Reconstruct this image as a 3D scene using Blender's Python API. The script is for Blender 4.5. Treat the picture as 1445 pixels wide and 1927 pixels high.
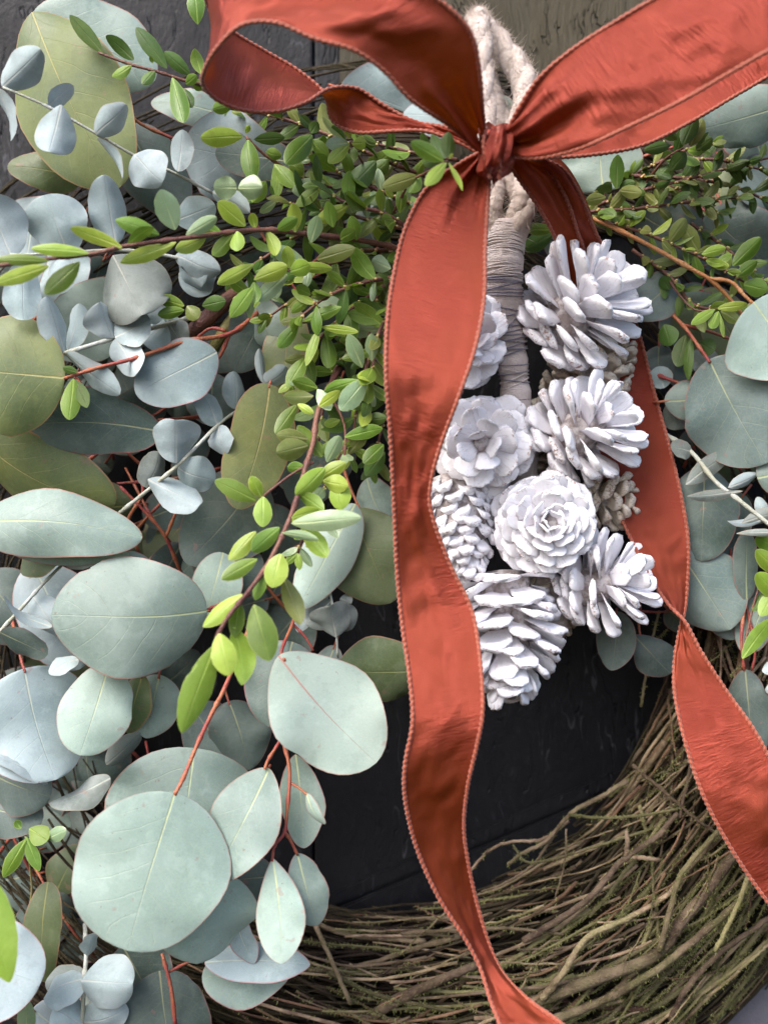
import bpy, bmesh, math, random
from mathutils import Vector, Matrix, Quaternion, noise
for o in list(bpy.data.objects): bpy.data.objects.remove(o)
SC = bpy.context.scene
COL = SC.collection
RN = random.Random(11)
PI = math.pi
# ------------------------------------------------------------------ camera, sky, sun, exposure
D = 0.57                                   # camera to door, metres
HALF = math.radians(21.0)
K = math.tan(HALF) / 722.5                 # metres per photo pixel at 1 m
cd = bpy.data.cameras.new('camera'); cam = bpy.data.objects.new('camera', cd); COL.objects.link(cam)
cam.location = (0, -D, 0); cam.rotation_euler = (PI/2, 0, 0)
cd.sensor_fit = 'HORIZONTAL'; cd.sensor_width = 36; cd.angle = 2*HALF
cd.clip_start = 0.01; cd.clip_end = 50
cd.dof.use_dof = True; cd.dof.focus_distance = D - 0.095; cd.dof.aperture_fstop = 7.0
SC.camera = cam
SUN_DIR = Vector((-0.50, -0.62, 0.86)).normalized()
w = bpy.data.worlds.new('World'); SC.world = w; w.use_nodes = True
nt = w.node_tree
sky = nt.nodes.new('ShaderNodeTexSky'); sky.sky_type = 'NISHITA'; sky.sun_disc = False
sky.sun_elevation = math.asin(SUN_DIR.z); sky.sun_rotation = math.atan2(SUN_DIR.x, SUN_DIR.y)
sky.dust_density = 3.5; sky.ozone_density = 1.0; sky.air_density = 1.0
bg = nt.nodes['Background']; bg.inputs[1].default_value = 0.15
nt.links.new(sky.outputs[0], bg.inputs[0])
sd = bpy.data.lights.new('sun', 'SUN'); sd.energy = 1.5; sd.angle = math.radians(38); sd.color = (1, .98, .955)
sun = bpy.data.objects.new('sun', sd); COL.objects.link(sun)
sun.rotation_euler = SUN_DIR.to_track_quat('Z', 'Y').to_euler()
SC.view_settings.view_transform = 'Standard'; SC.view_settings.look = 'None'
SC.view_settings.exposure = 1.38; SC.view_settings.gamma = 1
SC.cycles.max_bounces = 9; SC.cycles.diffuse_bounces = 8; SC.cycles.transmission_bounces = 4
SC.cycles.use_denoising = True; SC.cycles.denoising_input_passes = 'RGB_ALBEDO_NORMAL'; SC.cycles.denoising_prefilter = 'ACCURATE'

# ------------------------------------------------------------------ helpers
def P(px, py, d):
    """photo pixel at d centimetres in front of the door -> metres"""
    z = D - d/100.0
    return Vector(((px-722.5)*K*z, -d/100.0, (963.5-py)*K*z))
def sat(d): return K*(D - d/100.0)
CAMP = Vector((0, -D, 0))
def lin(c):
    return tuple((x/12.92 if x <= .04045 else ((x+.055)/1.055)**2.4) for x in [v/255 for v in c])
def lerp(a, b, t): return a+(b-a)*t
def pl(lst, t):
    t = max(0, min(.9999, t))*(len(lst)-1); i = int(t); return lerp(lst[i], lst[i+1], t-i)
def sm(a, b, x):
    t = max(0, min(1, (x-a)/(b-a))); return t*t*(3-2*t)
def catmull(pts, n):
    """pts: list of tuples/Vectors, n samples per span"""
    out = []; m = len(pts); V = [Vector(p) for p in pts]
    for i in range(m-1):
        p1, p2 = V[i], V[i+1]
        p0 = V[i-1] if i > 0 else p1*2-p2
        p3 = V[i+2] if i+2 < m else p2*2-p1
        for k in range(n):
            t = k/n
            out.append(.5*((2*p1)+(p2-p0)*t+(2*p0-5*p1+4*p2-p3)*t*t+(3*p1-p0-3*p2+p3)*t**3))
    out.append(V[-1]); return out
def resample(pts, step):
    out = [pts[0].copy()]; acc = 0
    for a, b in zip(pts, pts[1:]):
        L = (b-a).length
        if L < 1e-9: continue
        pos = step-acc
        while pos <= L:
            out.append(a.lerp(b, pos/L)); pos += step
        acc = (acc+L) % step
    return out
class MB:
    def __init__(s): s.v = []; s.f = []; s.uv = {}
    def tube(s, pts, radii, sides=6, cap=True, mod=None):
        n = len(pts); base = len(s.v); prev = None
        for i, p in enumerate(pts):
            t = (pts[min(i+1, n-1)]-pts[max(i-1, 0)])
            if t.length < 1e-9: t = Vector((0, 0, 1))
            t.normalize()
            if prev is None:
                a = Vector((0, -1, 0)) if abs(t.y) < .9 else Vector((1, 0, 0))
                u = t.cross(a).normalized()
            else:
                u = prev-t*prev.dot(t)
                u = u.normalized() if u.length > 1e-6 else t.orthogonal().normalized()
            prev = u; q = t.cross(u)
            r = radii[i] if hasattr(radii, '__len__') else radii
            for k in range(sides):
                a = 2*PI*k/sides; rr = r*(mod(i, a) if mod else 1)
                s.v.append(p+u*(math.cos(a)*rr)+q*(math.sin(a)*rr))
        for i in range(n-1):
            for k in range(sides):
                k2 = (k+1) % sides; o = base+i*sides
                s.f.append((o+k, o+k2, o+sides+k2, o+sides+k))
        if cap:
            s.f.append(tuple(range(base+sides-1, base-1, -1)))
            o = base+(n-1)*sides; s.f.append(tuple(range(o, o+sides)))
    def hair(s, p, q, r, w):
        """thin three-sided spike bent p -> q -> r"""
        n = (q-p).cross(Vector((.3, .8, .5))); n = n.normalized()*w if n.length > 1e-9 else Vector((w, 0, 0))
        b = len(s.v); s.v += [p+n, p-n, q+n*.7, q-n*.7, r]
        s.f += [(b, b+1, b+3, b+2), (b+2, b+3, b+4)]
    def box(s, lo, hi):
        b = len(s.v)
        for x in (lo[0], hi[0]):
            for y in (lo[1], hi[1]):
                for z in (lo[2], hi[2]): s.v.append(Vector((x, y, z)))
        for f in ((0, 1, 3, 2), (4, 6, 7, 5), (0, 4, 5, 1), (2, 3, 7, 6), (0, 2, 6, 4), (1, 5, 7, 3)):
            s.f.append(tuple(b+i for i in f))
    def build(s, name, mat, parent=None, origin=None, smooth=True, attrs=None):
        o0 = Vector(origin) if origin is not None else Vector((0, 0, 0))
        me = bpy.data.meshes.new(name)
        me.from_pydata([tuple(v-o0) for v in s.v], [], s.f)
        if smooth: me.polygons.foreach_set('use_smooth', [True]*len(me.polygons))
        for an, vals in (attrs or {}).items():
            me.attributes.new(an, 'FLOAT', 'POINT').data.foreach_set('value', vals)
        me.materials.append(mat)
        return link(name, me, parent, o0)
def wl(o):
    v = Vector((0, 0, 0))
    while o is not None: v = v+o.location; o = o.parent
    return v
def link(name, me, parent, loc):
    o = bpy.data.objects.new(name, me); COL.objects.link(o)
    o.parent = parent
    o.location = Vector(loc)-(wl(parent) if parent else Vector((0, 0, 0)))
    return o
def thing(name, label, cat, loc, group=None):
    o = bpy.data.objects.new(name, None); COL.objects.link(o); o.location = loc
    o.empty_display_size = .01
    o['label'] = label; o['category'] = cat; o['kind'] = 'thing'
    if group: o['group'] = group
    return o

# ------------------------------------------------------------------ materials
class NT:
    def __init__(s, name):
        s.m = bpy.data.materials.new(name); s.m.use_nodes = True; s.t = s.m.node_tree
        s.p = s.t.nodes['Principled BSDF']; s.out = s.t.nodes['Material Output']
    def n(s, typ, ins=None, **kw):
        nd = s.t.nodes.new('ShaderNode'+typ)
        for k, v in kw.items(): setattr(nd, k, v)
        for k, v in (ins or {}).items(): s.set(nd.inputs[k], v)
        return nd
    def set(s, sock, v):
        if isinstance(v, bpy.types.NodeSocket): s.t.links.new(v, sock)
        elif isinstance(v, (tuple, list)) and len(v) == 3 and sock.type == 'RGBA': sock.default_value = (*v, 1)
        else: sock.default_value = v
    def math(s, op, a, b=0.0, c=None):
        nd = s.n('Math', operation=op); s.set(nd.inputs[0], a); s.set(nd.inputs[1], b)
        if c is not None: s.set(nd.inputs[2], c)
        return nd.outputs[0]
    def mix(s, f, a, b, mode='MIX'):
        nd = s.n('Mix', data_type='RGBA', blend_type=mode)
        s.set(nd.inputs[0], f); s.set(nd.inputs[6], a); s.set(nd.inputs[7], b); return nd.outputs[2]
    def ramp(s, f, a, b, lo=0.0, hi=1.0):
        nd = s.n('MapRange', interpolation_type='SMOOTHSTEP'); s.set(nd.inputs[0], f)
        nd.inputs[1].default_value = a; nd.inputs[2].default_value = b; nd.inputs[3].default_value = lo; nd.inputs[4].default_value = hi
        return nd.outputs[0]
    def noise(s, scale, detail=3, rough=.5, vec=None):
        nd = s.n('TexNoise'); nd.inputs['Scale'].default_value = scale; nd.inputs['Detail'].default_value = detail
        nd.inputs['Roughness'].default_value = rough
        if vec is not None: s.t.links.new(vec, nd.inputs['Vector'])
        return nd.outputs[0]
    def vec(s, scale=(1, 1, 1), rand=True):
        tc = s.n('TexCoord'); mp = s.n('Mapping'); s.t.links.new(tc.outputs['Object'], mp.inputs[0]); mp.inputs['Scale'].default_value = scale
        if rand:
            oi = s.n('ObjectInfo'); s.t.links.new(s.math('MULTIPLY', oi.outputs['Random'], 7.3), mp.inputs['Location'])
        return mp.outputs[0]
    def bump(s, h, st, dist=.001):
        nd = s.n('Bump'); nd.inputs['Strength'].default_value = st; nd.inputs['Distance'].default_value = dist
        s.t.links.new(h, nd.inputs['Height']); s.t.links.new(nd.outputs[0], s.p.inputs['Normal']); return nd.outputs[0]
    def P(s, **kw):
        for k, v in kw.items(): s.set(s.p.inputs[k.replace('_', ' ')], v)

def leaf_mat(name, colA, colB, rimc, midc, rim_px=2.6, vein=.26, rough=.5, spec=.4, transl=.2, tcol=None, val=.16, speck=.5, hue=.012):
    t = NT(name); vc = t.vec()
    oi = t.n('ObjectInfo')
    ar = t.n('Attribute', attribute_name='rim').outputs['Fac']; am = t.n('Attribute', attribute_name='mid').outputs['Fac']
    at = t.n('Attribute', attribute_name='along').outputs['Fac']; av = t.n('Attribute', attribute_name='side').outputs['Fac']
    n1 = t.noise(30, 2, .5, vc); n2 = t.noise(420, 2, .6, vc); n3 = t.noise(1500, 2, .5, vc)
    c = t.mix(t.ramp(n1, .38, .62), tuple(x*1.0 for x in colA), tuple(x*.98 for x in colB))
    c = t.mix(t.ramp(n3, .3, .75, 0, .18), c, tuple(min(1, x*1.5+.05) for x in colA))
    # side veins, a little lighter
    ph = t.math('FRACT', t.math('SUBTRACT', t.math('ADD', t.math('MULTIPLY', at, 6.5), t.math('MULTIPLY', n1, 1.2)), t.math('MULTIPLY', av, 1.9)))
    vm = t.ramp(t.math('ABSOLUTE', t.math('SUBTRACT', ph, .5)), .0, .035, vein, 0)
    vm = t.math('MULTIPLY', vm, t.ramp(av, .95, .5, 0, 1))
    c = t.mix(vm, c, tuple(lerp(a, b, .65) for a, b in zip(colB, midc)))
    mm = t.ramp(t.math('ADD', am, t.math('MULTIPLY', at, 1.6)), 1.0, 2.5, .9, 0)
    c = t.mix(mm, c, t.mix(t.ramp(at, .15, .75), midc, tuple(lerp(a, b, .6) for a, b in zip(midc, colA))))
    vr = t.n('TexVoronoi', feature='DISTANCE_TO_EDGE'); vr.inputs['Scale'].default_value = 330; t.t.links.new(vc, vr.inputs['Vector'])
    c = t.mix(t.ramp(vr.outputs[0], 0, .10, vein*.55, 0), c, tuple(lerp(a, b, .5) for a, b in zip(colB, midc)))
    n6 = t.noise(75, 4, .7, vc); c = t.mix(t.ramp(n6, .52, .66, 0, .36), c, tuple(min(.9, x*1.25+.03) for x in colB)); c = t.mix(t.ramp(n6, .46, .34, 0, .30), c, tuple(x*.72 for x in colA))
    n7 = t.noise(170, 2, .5, vc); c = t.mix(t.ramp(n7, .69, .735, 0, speck*.7), c, (.30, .15, .13))
    sp = t.math('MULTIPLY', t.ramp(n2, .70, .76, 0, speck), 1.0)
    c = t.mix(sp, c, (.16, .06, .05))
    rm = t.ramp(t.math('ADD', ar, t.math('MULTIPLY', t.math('SUBTRACT', n1, .5), 3.0)), rim_px*.35, rim_px, .62, 0)
    c = t.mix(rm, c, rimc)
    hs = t.n('HueSaturation'); t.set(hs.inputs['Hue'], t.ramp(oi.outputs['Random'], 0, 1, .5-hue, .5+hue))
    r2 = t.math('FRACT', t.math('MULTIPLY', oi.outputs['Random'], 17.31))
    t.set(hs.inputs['Value'], t.ramp(r2, 0, 1, 1-val, 1+val)); t.set(hs.inputs['Color'], c); c = hs.outputs[0]
    t.P(Base_Color=c, Roughness=t.ramp(n1, .3, .7, rough-.07, rough+.08), Specular_IOR_Level=spec)
    h = t.math('ADD', t.math('MULTIPLY', n2, .35), t.math('ADD', t.math('MULTIPLY', vm, -1.2), t.math('MULTIPLY', mm, -.8)))
    bn = t.bump(h, .35, .0008)
    if transl:
        tr = t.n('BsdfTranslucent'); t.set(tr.inputs[0], t.mix(.55, c, tcol or colB)); t.t.links.new(bn, tr.inputs['Normal'])
        mx = t.n('MixShader'); mx.inputs[0].default_value = transl
        t.t.links.new(t.p.outputs[0], mx.inputs[1]); t.t.links.new(tr.outputs[0], mx.inputs[2]); t.t.links.new(mx.outputs[0], t.out.inputs[0])
    return t.m
M = {}
RED = (.36, .10, .09)
M['G'] = leaf_mat('glaucous_leaf', (.175, .24, .21), (.245, .31, .275), RED, (.46, .50, .27), transl=.15, tcol=(.3, .4, .22))
M['V'] = leaf_mat('red_ribbed_leaf', (.275, .355, .305), (.325, .405, .35), (.36, .13, .11), (.46, .16, .14), transl=.12, val=.05, vein=.08)
M['W'] = leaf_mat('mint_leaf', (.255, .345, .30), (.315, .405, .36), (.36, .15, .13), (.52, .56, .30), transl=.15, tcol=(.4, .5, .35), val=.05)
M['U'] = leaf_mat('blue_leaf', (.215, .28, .295), (.29, .355, .375), RED, (.42, .46, .38), transl=.12, val=.08)
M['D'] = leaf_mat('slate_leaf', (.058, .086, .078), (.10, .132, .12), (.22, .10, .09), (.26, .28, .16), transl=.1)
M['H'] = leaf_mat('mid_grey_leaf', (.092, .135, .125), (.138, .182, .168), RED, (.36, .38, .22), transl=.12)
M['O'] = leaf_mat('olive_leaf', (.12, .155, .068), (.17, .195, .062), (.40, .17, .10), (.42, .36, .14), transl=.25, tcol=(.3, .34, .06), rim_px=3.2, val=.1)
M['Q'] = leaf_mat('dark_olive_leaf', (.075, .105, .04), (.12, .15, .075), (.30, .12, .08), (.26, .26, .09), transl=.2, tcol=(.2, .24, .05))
M['S'] = leaf_mat('silver_leaf', (.285, .355, .365), (.385, .455, .47), (.36, .32, .26), (.48, .50, .46), rim_px=1.6, vein=.16, rough=.65, spec=.3, transl=.12, speck=.2)
M['A'] = leaf_mat('sage_leaf', (.16, .185, .165), (.24, .27, .255), (.30, .24, .18), (.42, .43, .38), rim_px=1.5, vein=.3, rough=.7, spec=.2, transl=.08, speck=.5)
GR = (.24, .30, .08)
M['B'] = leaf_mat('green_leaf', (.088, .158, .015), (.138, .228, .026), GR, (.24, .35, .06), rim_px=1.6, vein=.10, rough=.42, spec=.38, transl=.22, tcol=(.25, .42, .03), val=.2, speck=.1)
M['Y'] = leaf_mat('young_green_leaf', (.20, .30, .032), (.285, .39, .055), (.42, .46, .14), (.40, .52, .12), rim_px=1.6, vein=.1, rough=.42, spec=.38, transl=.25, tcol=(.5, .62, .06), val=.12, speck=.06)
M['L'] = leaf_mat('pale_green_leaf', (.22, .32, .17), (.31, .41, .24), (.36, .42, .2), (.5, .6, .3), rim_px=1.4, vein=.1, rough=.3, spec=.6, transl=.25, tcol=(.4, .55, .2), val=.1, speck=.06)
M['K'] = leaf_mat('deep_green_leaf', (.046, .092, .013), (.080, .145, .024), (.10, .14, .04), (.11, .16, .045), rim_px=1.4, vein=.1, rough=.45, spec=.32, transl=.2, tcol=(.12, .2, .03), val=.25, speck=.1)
M['J'] = leaf_mat('olive_green_leaf', (.12, .155, .030), (.19, .23, .05), (.28, .26, .1), (.32, .34, .13), rim_px=1.5, vein=.12, rough=.42, spec=.45, transl=.25, tcol=(.25, .3, .05), val=.2, speck=.15)

def stem_mat(name, a, b, scale=60, rough=.5, spec=.4):
    t = NT(name); vc = t.vec(); n1 = t.noise(scale, 3, .6, vc); n2 = t.noise(900, 2, .6, vc)
    c = t.mix(t.ramp(n1, .38, .62), a, b); c = t.mix(t.ramp(n2, .58, .75, 0, .6), c, tuple(x*.45 for x in a))
    t.P(Base_Color=c, Roughness=rough, Specular_IOR_Level=spec); t.bump(n2, .7, .0009); return t.m
M['redstem'] = stem_mat('red_stem', (.27, .05, .045), (.34, .115, .055))
M['orangestem'] = stem_mat('orange_stem', (.33, .13, .04), (.38, .19, .075))
M['silverstem'] = stem_mat('silver_stem', (.36, .36, .28), (.50, .52, .48), rough=.7)
M['brownstem'] = stem_mat('brown_stem', (.10, .035, .028), (.17, .075, .05))
M['olivestem'] = stem_mat('olive_stem', (.20, .18, .06), (.26, .20, .09))
M['bud'] = stem_mat('bud', (.40, .38, .13), (.48, .30, .14))

def ribbon_mat():
    t = NT('rust_satin'); uv = t.n('UVMap'); sx = t.n('SeparateXYZ'); t.t.links.new(uv.outputs[0], sx.inputs[0])
    u, v = sx.outputs[0], sx.outputs[1]                      # millimetres
    w1 = t.math('SINE', t.math('MULTIPLY', u, 2*PI/.42)); w2 = t.math('SINE', t.math('MULTIPLY', v, 2*PI/.42))
    wv = t.math('MULTIPLY', w1, w2)
    vc = t.vec(rand=False); n1 = t.noise(22, 2, .5, vc); n2 = t.noise(2600, 2, .7, vc)
    mp = t.n('Mapping'); t.t.links.new(uv.outputs[0], mp.inputs[0]); mp.inputs['Scale'].default_value = (.05, .6, 1)
    n3 = t.noise(1.0, 4, .6, mp.outputs[0])
    c = t.mix(t.ramp(n1, .35, .65), (.158, .030, .0042), (.150, .019, .0070))  # orange and red patches paint in the satin's angle-dependent sheen
    c = t.mix(t.ramp(n2, .42, .7, 0, .6), c, (.24, .048, .018))
    tw = t.math('SINE', t.math('MULTIPLY', t.math('ADD', u, t.math('MULTIPLY', v, .7)), 2*PI/1.15))
    c = t.mix(t.ramp(tw, -.2, .9, 0, .30), c, (.11, .016, .004))
    t.P(Base_Color=c, Roughness=.40, IOR=1.65, Specular_IOR_Level=.5, Sheen_Weight=.05, Sheen_Roughness=.35)
    t.set(t.p.inputs['Specular Tint'], (1.0, .42, .42)); t.set(t.p.inputs['Sheen Tint'], (1.0, .34, .33))
    mq = t.n('Mapping'); t.t.links.new(uv.outputs[0], mq.inputs[0]); mq.inputs['Scale'].default_value = (.30, .055, 1); mq.inputs['Rotation'].default_value = (0, 0, .25)
    n9 = t.noise(1.0, 3, .55, mq.outputs[0]); crs = t.math('MULTIPLY', t.math('ABSOLUTE', t.math('SUBTRACT', n9, .5)), t.ramp(n1, .42, .62, .25, 1.6))
    h = t.math('ADD', t.math('ADD', t.math('MULTIPLY', crs, 6.0), t.math('MULTIPLY', wv, .3)), t.math('ADD', t.math('MULTIPLY', n3, .9), t.math('MULTIPLY', n2, .8)))
    bn = t.bump(h, .4, .0006)
    tr = t.n('BsdfTranslucent'); t.set(tr.inputs[0], (.42, .075, .004)); t.t.links.new(bn, tr.inputs['Normal'])
    gl = t.n('BsdfGlossy'); t.set(gl.inputs['Color'], (.36, .062, .040)); gl.inputs['Roughness'].default_value = .33; t.t.links.new(bn, gl.inputs['Normal'])
    m0 = t.n('MixShader'); m0.inputs[0].default_value = .36; t.t.links.new(t.p.outputs[0], m0.inputs[1]); t.t.links.new(gl.outputs[0], m0.inputs[2])
    mx = t.n('MixShader'); mx.inputs[0].default_value = .14
    t.t.links.new(m0.outputs[0], mx.inputs[1]); t.t.links.new(tr.outputs[0], mx.inputs[2]); t.t.links.new(mx.outputs[0], t.out.inputs[0])
    return t.m
M['ribbon'] = ribbon_mat()
def thread_mat():
    t = NT('rust_thread'); vc = t.vec(rand=False); n = t.noise(1800, 2, .6, vc)
    t.P(Base_Color=t.mix(t.ramp(n, .3, .7), (.20, .034, .011), (.34, .072, .030)), Roughness=.55, Sheen_Weight=.3); t.bump(n, .5, .0006); return t.m
M['thread'] = thread_mat()
def cone_mat(name, white, warm, bare, wear):
    t = NT(name); vc = t.vec()
    at = t.n('Attribute', attribute_name='along').outputs['Fac']
    n1 = t.noise(2.2, 4, .65, vc); n2 = t.noise(9, 3, .7, vc); n3 = t.noise(24, 2, .6, vc)
    oi = t.n('ObjectInfo'); r = oi.outputs['Random']
    st = t.noise(1, 4, .65, t.vec((13, 1.6, 5)))
    c = t.mix(t.ramp(n1, .35, .7), white, warm)
    c = t.mix(t.ramp(t.math('ADD', st, t.math('MULTIPLY', r, .08)), .60, .70, 0, wear*1.2), c, tuple(x*1.2 for x in bare))
    c = t.mix(t.ramp(n2, .62, .72, 0, wear), c, bare)                       # flecks where paint missed
    mgn = t.n('Attribute', attribute_name='margin').outputs['Fac']
    c = t.mix(t.math('MULTIPLY', t.ramp(mgn, .80, .97), t.ramp(t.math('ADD', n2, t.math('MULTIPLY', n1, .5)), .72, .92, 0, .5)), c, tuple(x*1.1 for x in bare))   # paint rubbed off the margins
    tip = t.math('MULTIPLY', t.ramp(at, .86, .99), t.ramp(t.math('ADD', n2, t.math('MULTIPLY', r, .2)), .70, .80, 0, .8))
    c = t.mix(tip, c, (.30, .15, .10))                                      # rubbed tips
    c = t.mix(t.ramp(at, .26, .04, 0, .6), c, bare)                          # unpainted foot of the scale
    t.P(Base_Color=c, Roughness=.55, Specular_IOR_Level=.35)
    t.bump(t.math('ADD', t.math('MULTIPLY', st, 1.2), t.math('ADD', n2, t.math('MULTIPLY', n3, .25))), .28, .0011); return t.m
M['white'] = cone_mat('white_painted_scale', (.88, .87, .91), (.84, .825, .85), (.30, .24, .26), .26)
M['cream'] = cone_mat('cream_scale', (.66, .59, .50), (.55, .46, .37), (.22, .14, .09), .8)
M['core'] = stem_mat('cone_core', (.24, .20, .19), (.50, .46, .46), 200, .8)
def rope_mat(name, a, b, c3):
    t = NT(name); vc = t.vec((1, 1, 1), False); n1 = t.noise(90, 3, .6, vc); n2 = t.noise(1400, 3, .7, vc)
    c = t.mix(t.ramp(n1, .35, .65), a, b); c = t.mix(t.ramp(n2, .55, .75, 0, .5), c, c3)
    t.P(Base_Color=c, Roughness=.85, Specular_IOR_Level=.15, Sheen_Weight=.3); t.bump(n2, .8, .0012); return t.m
M['rope'] = rope_mat('jute_rope', (.47, .385, .335), (.585, .495, .44), (.38, .28, .22))
M['wrap'] = rope_mat('pale_wrap', (.50, .42, .39), (.63, .55, .525), (.34, .27, .24))
M['twine'] = rope_mat('grey_twine', (.16, .15, .19), (.24, .22, .26), (.08, .07, .09))
def twig_mat(name, a, b, moss, amt):
    t = NT(name); vc = t.vec((1, 1, 1)); g = t.vec((1, 1, 1), False)
    n1 = t.noise(70, 3, .6, vc); n2 = t.noise(700, 3, .7, vc); n3 = t.noise(16, 3, .6, g)
    oi = t.n('ObjectInfo')
    c = t.mix(t.ramp(n1, .3, .7), a, b)
    c = t.mix(t.ramp(n2, .55, .8, 0, .5), c, tuple(x*2.2 for x in b))
    mk = t.ramp(t.math('ADD', t.math('MULTIPLY', n3, .7), t.math('ADD', t.math('MULTIPLY', n2, .25), t.math('MULTIPLY', oi.outputs['Random'], .15))), .46, .64, 0, amt)
    c = t.mix(mk, c, moss)
    hs = t.n('HueSaturation'); t.set(hs.inputs['Value'], t.ramp(t.math('FRACT', t.math('MULTIPLY', oi.outputs['Random'], 9.7)), 0, 1, .42, 1.25)); t.set(hs.inputs['Color'], c)
    t.P(Base_Color=hs.outputs[0], Roughness=.85, Specular_IOR_Level=.2); t.bump(n2, .9, .0015); return t.m
M['twig'] = twig_mat('mossy_twig', (.075, .047, .030), (.29, .21, .145), (.19, .20, .075), .6)
M['twigb'] = twig_mat('bare_twig', (.085, .05, .036), (.32, .225, .16), (.17, .155, .06), .3)
M['twigc'] = twig_mat('red_brown_twig', (.065, .034, .026), (.165, .085, .06), (.15, .14, .05), .2)
M['twigd'] = twig_mat('inner_twig', (.040, .026, .019), (.105, .070, .048), (.10, .10, .035), .4)  # darker copy for packed twigs, shade of the gaps painted in
M['moss'] = stem_mat('moss', (.17, .18, .06), (.27, .28, .11), 80, .9, .1)
def door_mat(name, a, b, c3, rough, sc, st, stretch, crack):
    t = NT(name); v2 = t.vec((1, 1, 1), False)
    wn = t.n('TexNoise'); wn.inputs['Scale'].default_value = 14; wn.inputs['Detail'].default_value = 2; t.t.links.new(v2, wn.inputs['Vector'])
    wv = t.n('VectorMath', operation='SCALE'); t.t.links.new(wn.outputs[1], wv.inputs[0]); wv.inputs[3].default_value = .03
    ad = t.n('VectorMath', operation='ADD'); t.t.links.new(v2, ad.inputs[0]); t.t.links.new(wv.outputs[0], ad.inputs[1])
    mp = t.n('Mapping'); t.t.links.new(ad.outputs[0], mp.inputs[0]); mp.inputs['Scale'].default_value = (1, 1, stretch); vc = mp.outputs[0]
    n1 = t.noise(60*sc, 6, .7, vc); n2 = t.noise(260*sc, 4, .7, vc); n3 = t.noise(7, 3, .5, v2); n4 = t.noise(30, 4, .6, v2)
    m2 = t.n('Mapping'); t.t.links.new(ad.outputs[0], m2.inputs[0]); m2.inputs['Scale'].default_value = (1, 1, .22); m2.inputs['Rotation'].default_value = (0, .35, 0)
    n5 = t.noise(85*sc, 3, .6, m2.outputs[0])
    cut = t.math('MULTIPLY', t.ramp(t.math('ABSOLUTE', t.math('SUBTRACT', n5, .5)), 0, .018, 1, 0), t.ramp(n4, .47, .6))
    c = t.mix(t.ramp(n3, .35, .65), a, b); c = t.mix(t.ramp(n2, .55, .75, 0, .6), c, c3); c = t.mix(t.math('MULTIPLY', cut, crack), c, tuple(x*.25 for x in a))
    m3 = t.n('Mapping'); t.t.links.new(ad.outputs[0], m3.inputs[0]); m3.inputs['Scale'].default_value = (1, 1, .16); m3.inputs['Rotation'].default_value = (0, .9, 0)
    n8 = t.noise(60*sc, 3, .6, m3.outputs[0]); n9 = t.noise(26, 3, .6, v2)
    scr = t.math('MULTIPLY', t.ramp(t.math('ABSOLUTE', t.math('SUBTRACT', n8, .5)), 0, .010, 1, 0), t.ramp(n9, .50, .60))
    c = t.mix(t.math('MULTIPLY', scr, .45), c, tuple(x*3.5+.02 for x in c3))
    t.P(Base_Color=c, Roughness=t.ramp(n1, .3, .7, rough-.08, rough+.1), Specular_IOR_Level=.18)
    t.bump(t.math('ADD', t.math('MULTIPLY', n1, .8), t.math('ADD', t.math('MULTIPLY', n2, .5), t.math('MULTIPLY', cut, -1.0))), st, .0025); return t.m
M['door'] = door_mat('black_leathery_paint', (.0065, .0065, .0085), (.0095, .0095, .0115), (.022, .022, .026), .52, .8, .45, .5, .3)
M['olivepanel'] = door_mat('weathered_olive_paint', (.038, .032, .020), (.056, .047, .029), (.024, .02, .013), .62, 1.3, .9, .16, .9)

# ------------------------------------------------------------------ the door
door = thing('door', 'black painted board door with cracked leathery paint behind the wreath', 'door', (0, 0, 0))
def board(x0, x1, y0, y1, d0, d1, mat, name):
    lo, hi = P(x0, y1, 0), P(x1, y0, 0)
    bm = bmesh.new()
    bmesh.ops.create_cube(bm, size=1)
    bmesh.ops.scale(bm, vec=(hi.x-lo.x, (d1-d0)/100, hi.z-lo.z), verts=bm.verts)
    bmesh.ops.bevel(bm, geom=list(bm.edges), offset=.0015, segments=2, affect='EDGES', profile=.6)
    me = bpy.data.meshes.new(name); bm.to_mesh(me); bm.free(); me.materials.append(mat)
    return link(name, me, door, ((lo.x+hi.x)/2, -(d0+d1)/200, (lo.z+hi.z)/2))
for x0, x1 in ((-900, -112), (-108, 588), (592, 1318), (1322, 2400)):
    board(x0, x1, -700, 2700, -3, 0 if x0 != 592 else -.02, M['door'], 'board')
board(640, 2000, -600, 430, .02, .7, M['olivepanel'], 'panel')
# sloping lower rail
def rail(poly, d0, d1, name):
    bm = bmesh.new(); pts = [P(x, y, 0) for x, y in poly]
    vs = [bm.verts.new((p.x, -d0/100, p.z)) for p in pts]; f = bm.faces.new(vs)
    r = bmesh.ops.extrude_face_region(bm, geom=[f])
    for v in [g for g in r['geom'] if isinstance(g, bmesh.types.BMVert)]: v.co.y = -d1/100
    bmesh.ops.recalc_face_normals(bm, faces=bm.faces)
    bmesh.ops.bevel(bm, geom=list(bm.edges), offset=.0012, segments=2, affect='EDGES')
    me = bpy.data.meshes.new(name); bm.to_mesh(me); bm.free(); me.materials.append(M['door'])
    return link(name, me, door, (0, 0, 0))
rail([(-300, 2075), (1700, 1215), (1700, 1245), (-300, 2105)], .02, .22, 'moulding')
M['plate'] = stem_mat('grey_reflection_paint', (.10, .095, .115), (.13, .125, .145), 12, .3)  # grey that paints in the reflection on the lower door
rail([(-300, 2109), (1700, 1249), (1700, 2700), (-300, 2700)], .02, .4, 'rail')

refl = rail([(1120, 2060), (1640, 1690), (1800, 2500), (1050, 2500)], .42, .6, 'reflection_plate'); refl.data.materials[0] = M['plate']  # added plate, not a door part; its grey stands for reflected sky

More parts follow.
